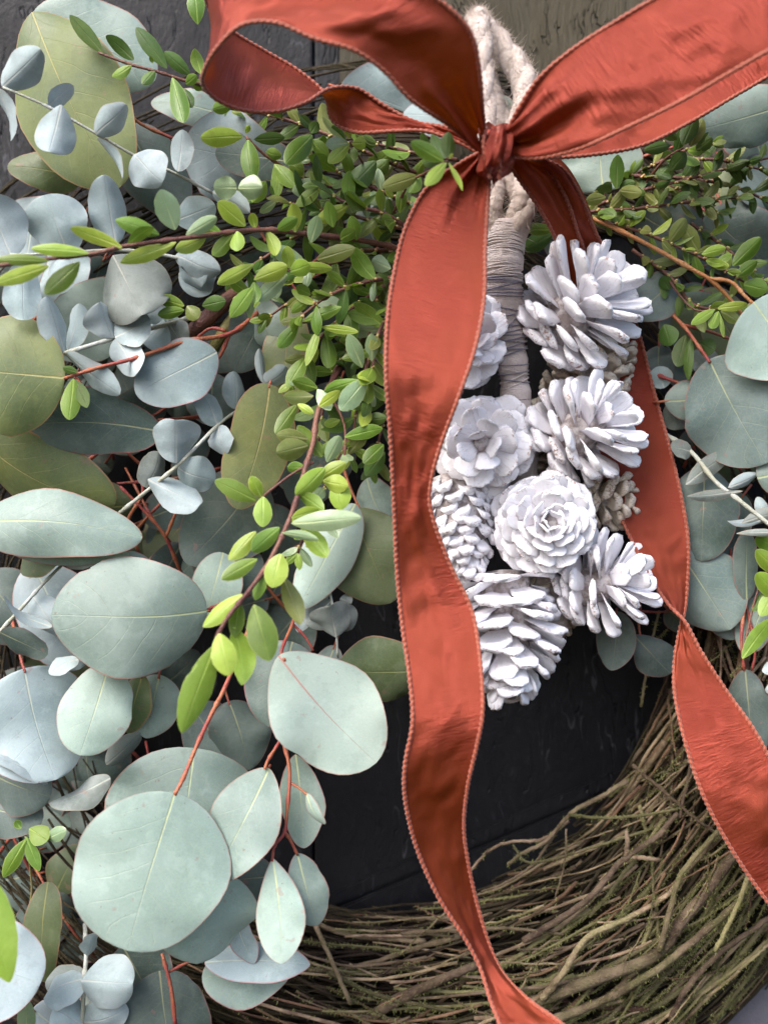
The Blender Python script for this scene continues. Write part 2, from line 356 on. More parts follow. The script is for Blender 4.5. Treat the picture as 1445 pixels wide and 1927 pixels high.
# ------------------------------------------------------------------ twig ring
ring = thing('twig_wreath', 'round wreath base of bundled brown twigs furred with green moss', 'wreath', P(690, 1135, 3))
RCX, RCY = 690, 1135
def ring_pt(th, r, d): return P(RCX+r*math.cos(th), RCY+r*math.sin(th), d)
moss = MB()
def add_moss(pts, rad, dens, rng):
    for p in pts[::1]:
        for _ in range(3 if rng.random() < dens else 0):
            v = Vector((rng.uniform(-1, 1), rng.uniform(-1, .2), rng.uniform(-1, 1))).normalized()
            a = p+v*rad*.8; l = rng.uniform(2, 6.5)*sat(4)
            b = a+v*l*.6+Vector((rng.uniform(-1, 1), rng.uniform(-1, 1), rng.uniform(-1, 1)))*l*.25
            c = b+v*l*.4+Vector((rng.uniform(-1, 1), rng.uniform(-1, 1), rng.uniform(-1, 1)))*l*.4
            moss.hair(a, b, c, .6*sat(4))
def ring_twig(mb, th0, arc, r0, r1, d0, d1, rad, rng, wob=1.0, n=16, sides=6, moss_d=0.0):
    pts = []; k1, k2, k3 = rng.uniform(0, 9), rng.uniform(0, 9), rng.uniform(0, 9)
    for i in range(n+1):
        t = i/n; th = th0+arc*t
        r = lerp(r0, r1, t)+wob*(9*math.sin(t*6*abs(arc)+k1)+5*math.sin(t*15*abs(arc)+k2)+rng.uniform(-1.3, 1.3))
        d = lerp(d0, d1, t)+wob*(.18*math.sin(t*7*abs(arc)+k3)+rng.uniform(-.03, .03))
        pts.append(ring_pt(th, r, d))
    rr = [rad*sat(4)*(1-.35*i/n)*rng.uniform(.9, 1.1) for i in range(n+1)]
    mb.tube(pts, rr, sides)
    if moss_d: add_moss(resample(pts, 2.2*sat(4)), rad*sat(4), moss_d, rng)
    return pts
def band_d(r): # thickness profile of the ring at radius r
    x = max(-1, min(1, (r-800)/235)); return 1.2+4.6*math.sqrt(max(0, 1-x*x))
rng = random.Random(5)
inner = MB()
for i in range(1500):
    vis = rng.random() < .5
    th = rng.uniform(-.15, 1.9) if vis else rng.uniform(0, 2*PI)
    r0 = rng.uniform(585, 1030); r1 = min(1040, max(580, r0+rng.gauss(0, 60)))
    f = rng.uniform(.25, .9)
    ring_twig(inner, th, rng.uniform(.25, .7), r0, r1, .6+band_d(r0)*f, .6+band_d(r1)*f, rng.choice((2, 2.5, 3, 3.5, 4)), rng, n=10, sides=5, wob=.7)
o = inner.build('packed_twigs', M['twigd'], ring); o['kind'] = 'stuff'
for i in range(232):
    th = rng.uniform(-.3, 1.55) if i % 3 else rng.uniform(-.1, 1.15)
    r0 = rng.uniform(590, 1000)
    r1 = min(1025, max(585, r0+rng.gauss(0, 95)))
    lift = rng.uniform(-.15, .55)
    rad = rng.choice((1.8, 2, 2.3, 2.6, 3, 3.4, 3.8, 4.4, 6))
    green = rng.random() < (.10+.62*sm(650, 860, (r0+r1)/2)*(1 if th < .95 else .5))
    mb = MB()
    ring_twig(mb, th, rng.uniform(.22, .75), r0, r1, band_d(r0)+lift, band_d(r1)+lift*rng.uniform(.2, 1.3), rad, rng, n=16, sides=6,
              moss_d=.95 if green else .15)
    mb.build('twig', M['twig'] if green else M[rng.choice(('twigb', 'twigc', 'twigb'))], ring, mb.v[0])
for i in range(44):                                        # loose spurs crossing the bundle
    th = rng.uniform(0, 1.4); r0 = rng.uniform(600, 985); sw = rng.choice((-1, 1))*rng.uniform(25, 80)
    mb = MB(); ring_twig(mb, th, rng.uniform(.08, .2), r0, r0+sw, band_d(r0)+.3, band_d(min(1020, max(590, r0+sw)))+rng.uniform(.3, 1.1), rng.uniform(1.3, 2.1), rng, n=10, sides=5, moss_d=.5, wob=1.4)
    mb.build('twig', M[rng.choice(('twig', 'twigb', 'twigc'))], ring, mb.v[0])
def twig_px(path, r0, r1, mat='twig', md=.5, n=8):
    pts = catmull([P(*p) for p in path], n); rng2 = random.Random(len(path)*31+int(path[0][0]))
    m = len(pts)
    pts = [p+Vector((rng2.uniform(-1, 1), rng2.uniform(-1, 1), rng2.uniform(-1, 1)))*.9*sat(5) for p in pts]
    mb = MB(); mb.tube(pts, [lerp(r0, r1, i/m)*sat(5)*rng2.uniform(.92, 1.08) for i in range(m)], 8)
    if md: add_moss(resample(pts, 1.6*sat(5)), r0*sat(5), md, rng2)
    mb.build('twig', M[mat], ring, mb.v[0])
for a in (
    ([(985, 1895, 5.6), (1020, 1882, 6.3), (1130, 1840, 6.6), (1234, 1798, 6.6), (1283, 1733, 6.5), (1335, 1671, 6.4), (1387, 1599, 6.2), (1430, 1530, 5.6)], 12, 9, 'twig', .8),
    ([(985, 1772, 5.5), (1098, 1700, 6.4), (1169, 1622, 6.6), (1234, 1576, 6.3), (1275, 1530, 5.6)], 7, 4.5, 'twigb', .4),
    ([(1178, 1615, 6.6), (1180, 1580, 6.7), (1178, 1562, 6.5)], 5, 3.5, 'twigb', .3),
    ([(1180, 1612, 6.6), (1210, 1615, 6.6), (1240, 1618, 6.2)], 5, 3.5, 'twig', .4),
    ([(700, 1915, 5.2), (740, 1887, 6.1), (822, 1848, 6.4), (893, 1818, 6.1), (930, 1808, 5.4)], 12, 6, 'twigb', .4),
    ([(1020, 1880, 6.6), (1060, 1830, 6.9), (1105, 1765, 6.8), (1180, 1730, 6.5), (1260, 1680, 6.1), (1330, 1590, 5.6)], 7, 4, 'twig', .4),
    ([(620, 1830, 5.8), (700, 1870, 6.4), (780, 1890, 6.3), (860, 1905, 5.8)], 5, 3, 'twig', .5),
    ([(590, 1735, 4.8), (615, 1790, 5.9), (650, 1868, 6.4), (660, 1890, 6.0)], 5, 3.5, 'twigb', .2),
    ([(880, 1645, 4.6), (920, 1602, 4.8), (960, 1585, 4.9), (1020, 1580, 4.6), (1070, 1545, 4.4)], 2.6, 3.4, 'twigb', .2),
    ([(905, 1680, 4.8), (960, 1657, 4.9), (1005, 1625, 4.9), (1030, 1590, 4.6), (1050, 1560, 4.4)], 2.4, 3, 'twigb', .2),
    ([(955, 1628, 4.8), (985, 1605, 4.9), (1030, 1582, 4.8), (1075, 1530, 4.9), (1130, 1500, 4.9), (1180, 1470, 4.6)], 3, 5, 'twig', .8),
    ([(965, 1590, 4.9), (990, 1622, 5.0), (1040, 1617, 5.0), (1130, 1590, 5.4), (1230, 1560, 5.6)], 2, 3, 'twig', .5),
    ([(1070, 1533, 5.0), (1130, 1540, 5.5), (1200, 1536, 5.9), (1280, 1522, 5.6)], 3, 3, 'twig', .4),
    ([(1065, 1560, 5.2), (1063, 1620, 5.6), (1045, 1690, 5.9)], 2, 1.6, 'twigb', .2),
    ([(755, 1757, 4.8), (850, 1752, 5.2), (960, 1748, 5.6), (1060, 1760, 5.8)], 3.5, 3, 'twigb', .2),
    ([(1190, 1440, 5.6), (1260, 1500, 6.2), (1320, 1550, 6.3), (1400, 1600, 5.8)], 3.5, 2.6, 'twigb', .3),
    ([(1310, 1890, 4.2), (1365, 1850, 5.0), (1410, 1810, 5.2), (1450, 1775, 4.8)], 3.2, 2.4, 'twig', .4),
    ([(1260, 1920, 5.0), (1300, 1850, 5.6), (1360, 1790, 5.6), (1445, 1730, 5.4)], 6, 5, 'twigb', .3),
    ([(1206, 1330, 4.0), (1215, 1270, 4.4), (1228, 1200, 4.6), (1240, 1150, 4.0)], 2.6, 2.2, 'twig', .3),
    ([(1345, 1120, 5.0), (1350, 1200, 5.4), (1375, 1280, 5.4), (1400, 1330, 5.0)], 3, 2.5, 'twigb', .1),
    ([(1420, 1610, 6.4), (1390, 1700, 6.6), (1345, 1790, 6.3)], 5, 4, 'twig', .5),
    ([(1240, 1790, 6.9), (1262, 1710, 7.1), (1285, 1640, 6.9), (1355, 1560, 6.2)], 6, 4.5, 'twig', .6),
    ([(1010, 1930, 6.4), (1120, 1890, 6.8), (1230, 1830, 6.7), (1330, 1750, 6.5), (1400, 1690, 6.0)], 8, 6, 'twig', .5),
): twig_px(*a)
o = moss.build('moss', M['moss'], ring); o['kind'] = 'stuff'

# ------------------------------------------------------------------ leaves
VB = (-1, -.955, -.7, -.36, 0, .36, .7, .955, 1)
VS = (-1, -.9, -.45, 0, .45, .9, 1)
LR = random.Random(23)
def leaf3d(parent, b, t, N, W, mat, cup=.12, bend=.06, fold=0.0, tm=.5, sq=.55, crv=0.0, rip=.05, big=True, edge=.03, name='leaf', serr=0, twist=0.0):
    A = t-b; L = A.length; A = A/L
    N = (N-A*N.dot(A)).normalized(); S = A.cross(N)
    nu = 18 if big else 9; VV = VB if big else VS
    a = math.log(.5)/math.log(tm)
    ph = [LR.uniform(0, 6.28) for _ in range(6)]
    v = []; f = []; rim = []; mid = []; al = []; sd = []
    pxm = 1/sat(10)
    for i in range(nu+1):
        u = i/nu; tt = (1-math.cos(PI*u))/2
        ff = max(.012, max(0, math.sin(PI*min(1, max(0, tt))**a))**sq)
        for x in VV:
            e = 1+edge*(math.sin(tt*5+ph[0]+(2 if x > 0 else 0))+.6*math.sin(tt*11+ph[1]+(1 if x > 0 else 0)))
            if serr and abs(x) == 1: e *= 1+serr*(1 if i % 2 else -1)
            hw = W*ff*e
            z = bend*L*math.sin(PI*tt)-cup*W*x*x*ff-fold*W*abs(x)*ff
            z += rip*W*abs(x)**1.5*(math.sin(tt*6+ph[2]+1.7*x)+.5*math.sin(tt*13+ph[3]-x))*math.sin(PI*tt)
            ta = twist*(tt-.3); ct, st_ = math.cos(ta), math.sin(ta)
            p = A*(L*tt)+(S*ct+N*st_)*(x*hw)+S*(crv*L*math.sin(PI*tt))+(N*ct-S*st_)*z
            v.append(tuple(p)); rim.append((1-abs(x))*hw*pxm); mid.append(abs(x)*hw*pxm); al.append(tt); sd.append(abs(x))
    m = len(VV)
    if big and LR.random() < .6:                                  # a nibbled nick on one margin
        for _ in range(LR.randint(1, 2)):
            i = LR.randint(5, nu-4); j = LR.choice((0, m-1)); q = 1 if j == 0 else m-2
            v[i*m+j] = tuple(Vector(v[i*m+j]).lerp(Vector(v[i*m+q+(1 if j == 0 else -1)]), LR.uniform(.12, .3)))
    for i in range(nu):
        for j in range(m-1): f.append((i*m+j, i*m+j+1, (i+1)*m+j+1, (i+1)*m+j))
    me = bpy.data.meshes.new(name); me.from_pydata(v, [], f)
    me.polygons.foreach_set('use_smooth', [True]*len(f))
    for an, vals in (('rim', rim), ('mid', mid), ('along', al), ('side', sd)):
        me.attributes.new(an, 'FLOAT', 'POINT').data.foreach_set('value', vals)
    me.materials.append(mat)
    return link(name, me, parent, b)
def lf(parent, bx, by, tx, ty, wpx, d0, d1, kind, roll=0, **kw):
    b = P(bx, by, d0); t = P(tx, ty, d1); m = (b+t)/2
    view = (CAMP-m).normalized(); A = (t-b).normalized()
    N = (view-A*view.dot(A)).normalized()
    r = math.radians(roll); N = Quaternion(A, r) @ N
    W = wpx*sat((d0+d1)/2)/2/max(.2, math.cos(r))
    kw.setdefault('big', wpx > 46)
    return leaf3d(parent, b, t, N, W, M[kind], **kw)
def stem_into(mb, path, r0, r1, n=6, sides=7):
    pts = catmull([P(*p) for p in path], n); m = len(pts)-1
    mb.tube(pts, [lerp(r0, r1, i/m)*sat(10)*(1+.08*math.sin(i*2.3+path[0][0])+(.35 if i % 7 == 3 else 0)) for i in range(m+1)], sides)
    return pts
def sprig(kind, label, stems, leaves, stem_mat='redstem', pet=22, group=None, petr=2.2, buds=()):
    """stems: list of (path, r0, r1); leaves: rows for lf()"""
    name, cat = {'e': ('eucalyptus_sprig', 'eucalyptus sprig'), 's': ('silver_sprig', 'silver leaf sprig'), 'b': ('green_sprig', 'green leaf sprig')}[kind]
    s0 = stems[0][0][0]
    root = thing(name, label, cat, P(*s0), group)
    for path, r0, r1 in stems:
        mb = MB(); stem_into(mb, path, r0, r1); mb.build('stem', M[stem_mat], root, mb.v[0])
    for row in leaves:
        kw = dict(row[9]) if len(row) > 9 else {}
        roll = row[8] if len(row) > 8 else 0
        bx, by, tx, ty, wpx, d0, d1, kd = row[:8]
        if kind == 'e':
            kw.setdefault('sq', LR.uniform(.48, .58)); kw.setdefault('tm', LR.uniform(.43, .52)); kw.setdefault('cup', LR.uniform(.02, .3)); kw.setdefault('bend', LR.uniform(-.05, .14)); kw.setdefault('rip', LR.uniform(.08, .19)); kw.setdefault('edge', LR.uniform(.03, .065)); kw.setdefault('crv', LR.uniform(-.03, .03)); kw.setdefault('twist', LR.uniform(-.35, .35))
        elif kind == 's': kw.setdefault('sq', .5); kw.setdefault('tm', .5); kw.setdefault('cup', LR.uniform(-.1, .5)); kw.setdefault('bend', LR.uniform(-.15, .2)); kw.setdefault('edge', .05); kw.setdefault('rip', .16); kw.setdefault('twist', LR.uniform(-.8, .8)); kw.setdefault('fold', LR.uniform(0, .4))
        else: kw.setdefault('fold', LR.uniform(0, .3)); kw.setdefault('bend', LR.uniform(-.12, .12)); kw.setdefault('twist', LR.uniform(-.5, .5)); kw.setdefault('sq', LR.uniform(.56, .68)); kw.setdefault('tm', .54); kw.setdefault('cup', .12); kw.setdefault('edge', .01); kw.setdefault('serr', .012); kw.setdefault('rip', .03)
        pt = kw.pop('pet', pet)
        lf(root, bx, by, tx, ty, wpx, d0, d1, kd, roll, **kw)
        if pt:
            L = math.hypot(tx-bx, ty-by) or 1; ux, uy = (bx-tx)/L, (by-ty)/L
            pts = [P(bx-ux*8, by-uy*8, d0+.02), P(bx+ux*pt*.5, by+uy*pt*.5, d0-.15), P(bx+ux*pt, by+uy*pt, d0-.9)]
            pts = catmull(pts, 4); mb = MB(); mb.tube(pts, [petr*sat(10)*(1+.25*i/len(pts)) for i in range(len(pts))], 6)
            mb.build('petiole', M[stem_mat], root, pts[0])
    for bx, by, bd in buds: pass
    return root
# auto sprig of small opposite leaves along a path
def auto_sprig(label, path, kinds, leaf_px=(40, 78), spacing=34, seed=1, group=None, r0=4.5, r1=2.2, stem_mat='brownstem', extra=(), side=(), ratio=.46, up=.35, first=0.0, twin=1.0):
    rng = random.Random(seed)
    root = thing('green_sprig', label, 'green leaf sprig', P(*path[0]), group)
    mb = MB(); bd = MB()
    def run(pth, ra, rb, f0):
        pts = stem_into(mb, pth, ra, rb, 8)
        sm_pts = resample(pts, spacing*sat(10)*.5)
        for i in range(1, len(sm_pts)):
            if i % 2 or i/len(sm_pts) < f0: continue
            p = sm_pts[i]; tn = (sm_pts[min(i+1, len(sm_pts)-1)]-sm_pts[i-1]).normalized()
            vw = (CAMP-p).normalized(); sdv = tn.cross(vw).normalized(); q = sdv.cross(tn)
            ph = (PI/2 if (i//2) % 2 else 0)+rng.uniform(-.45, .45)
            for sgn in (1, -1):
                if rng.random() > twin: continue
                rad = (sdv*math.cos(ph)+q*math.sin(ph)*.8)*sgn
                if rad.dot(vw) < -.55 and rng.random() < .5: rad = -rad
                dr = (tn*rng.uniform(.35, .95)+rad*rng.uniform(.7, 1.1)).normalized()
                L = rng.uniform(*leaf_px)*sat(10)*(1 if i/len(sm_pts) < .8 else .8)
                N = (vw*.8+Vector((0, 0, 1))*up+Vector((rng.uniform(-.6, .6), rng.uniform(-.5, .3), rng.uniform(-.4, .5))))
                leaf3d(root, p+dr*1.5*sat(10), p+dr*L, N, L*ratio*rng.uniform(.38, .52), M[rng.choice(kinds)], cup=rng.uniform(-.1, .25), bend=rng.uniform(-.14, .14),
                       fold=rng.uniform(0, .35), twist=rng.uniform(-.6, .6), tm=rng.uniform(.47, .6), sq=rng.uniform(.54, .7), crv=rng.uniform(-.05, .05), rip=.03, big=False, edge=.01, serr=.012)
            for _ in range(2):
                c = p+Vector((rng.uniform(-1, 1), -1, rng.uniform(-1, 1)))*3.2*sat(10); r = rng.uniform(2, 3.4)*sat(10)
                bd.tube([c-tn*r, c-tn*r*.4, c+tn*r*.4, c+tn*r], [r*.25, r, r, r*.25], 5)
        # terminal pair
        p = pts[-1]; tn = (pts[-1]-pts[-3]).normalized(); vw = (CAMP-p).normalized(); sdv = tn.cross(vw).normalized()
        for sgn in (1, -1):
            dr = (tn+sdv*sgn*.5).normalized(); L = leaf_px[0]*.8*sat(10)
            leaf3d(root, p, p+dr*L, vw+Vector((rng.uniform(-.5, .5), 0, .3)), L*ratio*.5, M[rng.choice(kinds)], tm=.54, sq=.74, big=False, serr=.012)
    run(path, r0, r1, first)
    for sp in side: run(sp, r0*.6, r1*.7, .1)
    for row in extra:
        kw = dict(sq=.72, tm=.54, cup=.12, edge=.01, serr=.012, rip=.03); kw.update(row[9] if len(row) > 9 else {})
        lf(root, *row[:8], row[8] if len(row) > 8 else 0, **kw)
    mb.build('stem', M[stem_mat], root)
    if bd.v: bo = bd.build('buds', M['bud'], root); bo['kind'] = 'stuff'
    return root

R_ = dict
# ---- eucalyptus, upper left
sprig('e', 'eucalyptus sprig with one huge olive leaf in the top left corner', [([(330, 262, 7), (255, 225, 7.6), (228, 170, 7.6), (215, 120, 7)], 3.5, 2.5), ([(150, 420, 5), (255, 235, 7.3)], 2.5, 2)], [
    (60, 22, 225, 352, 222, 8.6, 9.3, 'O', 8, R_(tm=.52, cup=.15, crv=.02, pet=0, bend=.05)),
    (62, 22, 292, 150, 165, 7.0, 6.8, 'G', -5, R_(pet=0, crv=-.02)),
    (152, 335, 14, 312, 76, 6.4, 7.0, 'Q', 15, R_(rip=.15)),
    (240, 235, 345, 410, 125, 6.2, 6.2, 'D', 0)])
sprig('e', 'eucalyptus sprig with a broad pale blue leaf under the left bow loop', [([(560, 330, 5), (500, 300, 6.5), (430, 280, 6.8)], 3.2, 2.2)], [
    (535, 330, 345, 275, 172, 7.2, 7.4, 'U', -10, R_(tm=.55)),
    (560, 305, 405, 285, 88, 7.9, 8.0, 'D', 10, R_(tm=.55)),
    (425, 215, 284, 192, 66, 6.2, 6.6, 'G', 25),
    (640, 165, 790, 215, 110, 4.5, 5.0, 'U', 20), (900, 225, 758, 215, 80, 5.2, 5.0, 'U', 10)])
# ---- eucalyptus, left middle
sprig('e', 'eucalyptus sprig with round olive leaf cut by the frame and forked red stem', [([(520, 560, 5), (480, 592, 7), (432, 628, 8.4), (350, 642, 9.2), (260, 672, 10), (180, 693, 10.6), (120, 712, 11)], 5.5, 3.2), ([(432, 628, 8.4), (415, 668, 8.2), (404, 680, 8.0)], 4.2, 3), ([(425, 622, 8.5), (395, 618, 8.4), (365, 640, 8.2)], 3.5, 2.5)], [
    (122, 711, -115, 690, 232, 11.0, 11.6, 'O', 8, R_(tm=.48, pet=0, cup=.2)),
    (408, 662, 256, 742, 122, 9.0, 9.4, 'U', 10, R_(pet=0, sq=.5)),
    (250, 540, 90, 660, 150, 6.2, 6.5, 'G', 0), (60, 470, 150, 560, 130, 5.8, 6.0, 'U', 0),
    (10, 400, 110, 440, 120, 5.6, 6.0, 'U', 0)])
sprig('e', 'eucalyptus sprig of three long overlapping grey leaves at the left edge', [([(420, 780, 5.5), (330, 788, 7.4), (298, 790, 8)], 3.6, 2.6), ([(420, 880, 4.5), (330, 900, 5.4), (220, 910, 6.2)], 3.5, 2.4), ([(345, 1090, 5), (312, 1012, 6.4), (272, 962, 7), (226, 915, 7.4)], 4, 2.6), ([(312, 1012, 6.4), (332, 960, 7), (345, 905, 7.2), (350, 870, 6.8)], 3.4, 2.4), ([(262, 1040, 5.6), (240, 985, 6.6), (268, 930, 7.2), (262, 890, 7)], 4, 3)], [
    (306, 812, 40, 800, 132, 8.2, 8.6, 'H', -12, R_(tm=.5, crv=.05, sq=.58)),
    (-70, 800, 216, 950, 140, 8.6, 7.2, 'O', 28, R_(tm=.5, crv=.06, pet=0, cup=.4, rip=.1)),
    (-60, 985, 268, 1012, 128, 10.0, 10.3, 'G', -15, R_(tm=.5, pet=0, cup=.35, sq=.55)),
    (-20, 1010, 245, 1045, 60, 9.3, 9.5, 'G', 20, R_(pet=0))])
sprig('e', 'eucalyptus sprig with a tall olive leaf left of the dense green sprigs', [([(600, 640, 5), (560, 700, 6.4), (530, 790, 7.6)], 3.2, 2.4)], [
    (508, 722, 446, 958, 128, 7.8, 8.8, 'O', -8, R_(tm=.47, crv=-.04, pet=12)),
    (545, 570, 535, 800, 92, 6.8, 7.0, 'O', 20, R_(pet=0)),
    (515, 555, 440, 700, 105, 6.2, 6.4, 'D', 0), (470, 560, 530, 660, 70, 6.6, 6.8, 'G', 30),
    (400, 700, 395, 800, 100, 5.8, 6.0, 'D', 0), (640, 720, 560, 960, 150, 5.0, 5.6, 'D', 0), (560, 930, 560, 740, 120, 5.0, 5.6, 'G', 0)])
# ---- eucalyptus, centre
sprig('e', 'eucalyptus sprig with a big dark leaf tucked behind the long ribbon tail', [([(640, 860, 5), (660, 920, 6.5), (690, 985, 7.6)], 3.2, 2.4)], [
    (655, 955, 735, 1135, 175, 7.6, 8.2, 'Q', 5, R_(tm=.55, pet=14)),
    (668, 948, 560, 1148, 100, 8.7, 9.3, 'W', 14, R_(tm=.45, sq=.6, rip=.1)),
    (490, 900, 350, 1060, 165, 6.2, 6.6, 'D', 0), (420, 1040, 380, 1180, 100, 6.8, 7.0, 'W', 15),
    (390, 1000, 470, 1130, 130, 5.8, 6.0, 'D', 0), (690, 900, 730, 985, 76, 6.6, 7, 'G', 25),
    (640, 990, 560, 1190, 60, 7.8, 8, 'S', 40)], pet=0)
# ---- eucalyptus, lower left
sprig('e', 'eucalyptus sprig with a wide smooth grey leaf above a mint coloured one', [([(470, 1120, 7), (420, 1135, 9.2), (388, 1148, 10)], 3.4, 2.6), ([(330, 1190, 7), (200, 1240, 8.8)], 2.6, 2.2)], [
    (390, 1150, 96, 1158, 228, 10.2, 11.0, 'G', -6, R_(tm=.5, crv=-.02, sq=.5, pet=6, cup=.2)),
    (374, 1150, 235, 1040, 74, 9.2, 9.4, 'G', 15, R_(crv=-.06)),
    (205, 1250, 150, 1422, 138, 9.9, 10.9, 'W', 12, R_(tm=.52, sq=.48, pet=10, rip=.1)),
    (120, 1020, 40, 1080, 60, 8.2, 8.6, 'Q', 40), (300, 1270, 275, 1390, 105, 8.4, 8.4, 'G', 10), (268, 1270, 240, 1380, 60, 8.9, 9.0, 'O', 20)])
sprig('e', 'eucalyptus sprig with a dull blue grey leaf below a bent leaf stalk', [([(20, 1150, 6), (30, 1200, 8), (45, 1262, 9)], 3, 2.4)], [
    (45, 1258, 105, 1468, 225, 9.0, 9.8, 'U', -8, R_(sq=.48, pet=8)),
    (-10, 1460, 95, 1500, 110, 8.4, 8.6, 'D', 10), (-30, 1520, 80, 1545, 90, 7.6, 8, 'D', 0),
    (0, 1190, 90, 1232, 46, 9.5, 9.4, 'D', 50, R_(pet=0)), (60, 1060, 150, 1260, 150, 6.6, 7, 'U', 0), (-40, 1080, 60, 1200, 140, 6.0, 6.4, 'D', 0)])
sprig('e', 'hanging eucalyptus sprig with the largest round pale leaf and red stalk', [([(470, 1180, 9), (425, 1290, 11), (400, 1340, 11.6), (372, 1400, 12), (345, 1465, 12.6), (328, 1497, 13)], 4.2, 3.6)], [
    (329, 1493, 240, 1790, 292, 13.0, 14.4, 'W', -8, R_(tm=.5, sq=.46, pet=0, cup=.1, bend=.04)),
    (366, 1408, 330, 1640, 285, 10.6, 10.8, 'G', 0, R_(tm=.45, sq=.5, pet=0)),
    (506, 1446, 402, 1662, 130, 11.2, 12.2, 'G', 14, R_(tm=.5, sq=.6, pet=6, crv=-.04)),
    (395, 1640, 370, 1815, 195, 11.6, 11.8, 'W', -15, R_(pet=0)),
    (430, 1320, 470, 1450, 110, 7.6, 7.6, 'D', 0), (360, 1330, 450, 1440, 120, 7.2, 7.4, 'D', 0)])
sprig('e', 'eucalyptus sprig whose rounded pale leaf shows a fine red midrib', [([(560, 1150, 7), (548, 1180, 9), (530, 1225, 11), (536, 1244, 11.6)], 3.6, 2.4), ([(552, 1175, 8.5), (575, 1200, 8.6), (590, 1225, 8.6)], 2.8, 2.2)], [
    (524, 1234, 708, 1436, 200, 11.5, 12.6, 'V', -4, R_(tm=.55, sq=.5, pet=0, bend=.02, cup=.08)),
    (550, 1208, 505, 1368, 150, 9.8, 10.4, 'H', 6, R_(pet=0, sq=.5)),
    (800, 1262, 632, 1262, 124, 8.0, 8.4, 'Q', -18, R_(pet=0)), (630, 1215, 600, 1300, 60, 8.0, 8.2, 'D', 20)])
sprig('e', 'small eucalyptus sprig of drop shaped leaves on a forked rusty stalk', [([(560, 1300, 7), (545, 1350, 9), (528, 1392, 10.6), (505, 1430, 11.2), (498, 1448, 11.4)], 4, 2.8), ([(530, 1385, 10.6), (545, 1450, 11.2), (540, 1530, 11.6), (535, 1568, 11.8), (517, 1592, 12), (512, 1622, 12.2)], 3.6, 2.8), ([(536, 1566, 11.8), (548, 1585, 11.5), (560, 1610, 11.3)], 3, 2.4), ([(545, 1473, 11.3), (562, 1483, 11.4), (580, 1498, 11.6)], 2.6, 2)], [
    (513, 1615, 530, 1815, 96, 12.2, 13.2, 'W', 10, R_(tm=.6, sq=.62, pet=0)),
    (559, 1606, 597, 1743, 84, 11.2, 11.6, 'G', -8, R_(tm=.55, sq=.56, pet=0)),
    (556, 1420, 572, 1597, 84, 9.8, 10.4, 'G', 20, R_(tm=.55, pet=0)),
    (577, 1494, 612, 1552, 22, 11.6, 11.9, 'W', 45, R_(pet=0))])
sprig('e', 'eucalyptus sprig of pale lavender leaves resting on the twigs', [([(330, 1930, 10), (322, 1860, 10.2), (305, 1795, 10)], 4, 3.2), ([(318, 1830, 10), (355, 1812, 9.6), (395, 1808, 9.4)], 2.8, 2.2)], [
    (385, 1812, 584, 1816, 74, 9.9, 10.4, 'U', -25, R_(sq=.62, rip=.1)),
    (545, 1838, 380, 1838, 112, 9.2, 9.6, 'G', 8, R_(tm=.6, pet=0)),
    (436, 1712, 478, 1815, 50, 10.2, 10.4, 'U', 20, R_(pet=0)), (520, 1650, 418, 1660, 84, 8.6, 8.8, 'D', 0),
    (300, 1828, 325, 2010, 168, 9.4, 9.9, 'D', 0, R_(pet=0, sq=.48)), (230, 1780, 300, 1900, 120, 8.4, 8.6, 'D', 20), (90, 1660, 85, 1850, 70, 8.2, 8.6, 'Q', 25)], pet=0)
sprig('e', 'eucalyptus leaf of pale violet grey cut by the lower left corner', [([(-60, 1900, 9), (-40, 1830, 11)], 3, 2.5)], [
    (-95, 1810, 76, 1852, 185, 12.4, 13.4, 'U', 0, R_(sq=.5, pet=0)), (60, 1900, 160, 1990, 110, 9.4, 9.8, 'U', 0)])
# ---- eucalyptus, right
sprig('e', 'eucalyptus sprig with a large slate leaf on an orange forked stem', [([(1080, 395, 6), (1120, 412, 7.6), (1200, 450, 8.6), (1300, 505, 9.2), (1345, 533, 9.4), (1395, 590, 9.2), (1425, 650, 8.6)], 4.6, 3.6), ([(1335, 524, 9.4), (1375, 530, 9.8), (1400, 555, 10.2), (1418, 572, 10.4)], 4, 3)], [
    (1418, 568, 1530, 690, 190, 10.6, 11.4, 'W', -22, R_(pet=0, sq=.5)),
    (1425, 900, 1560, 860, 130, 9.4, 9.4, 'G', 0, R_(pet=0))], stem_mat='orangestem')
sprig('e', 'eucalyptus sprig with a big blue green leaf on a crimson stalk', [([(1190, 500, 4), (1225, 550, 5.6), (1262, 588, 7.2), (1290, 618, 8.2), (1315, 652, 8.8), (1336, 682, 9.2)], 5, 2.8), ([(1225, 700, 6.4), (1262, 715, 7), (1300, 727, 7.2)], 4, 3), ([(1286, 612, 8), (1330, 622, 7.4), (1380, 640, 6.8)], 4, 2.5)], [
    (1334, 676, 1442, 872, 196, 9.1, 9.8, 'H', 6, R_(tm=.5, sq=.5, pet=0)),
    (1250, 755, 1345, 745, 74, 7.6, 8.2, 'G', 0), (1275, 520, 1190, 596, 92, 7.2, 7.4, 'H', 0, R_(sq=.5)),
    (1275, 560, 1350, 570, 40, 7.0, 7.4, 'G', 30), (1240, 650, 1240, 720, 60, 5.8, 6, 'D', 0), (1330, 560, 1430, 700, 90, 6.0, 6.2, 'Q', 0), (1300, 800, 1255, 760, 60, 6.8, 6.9, 'A', 10)])
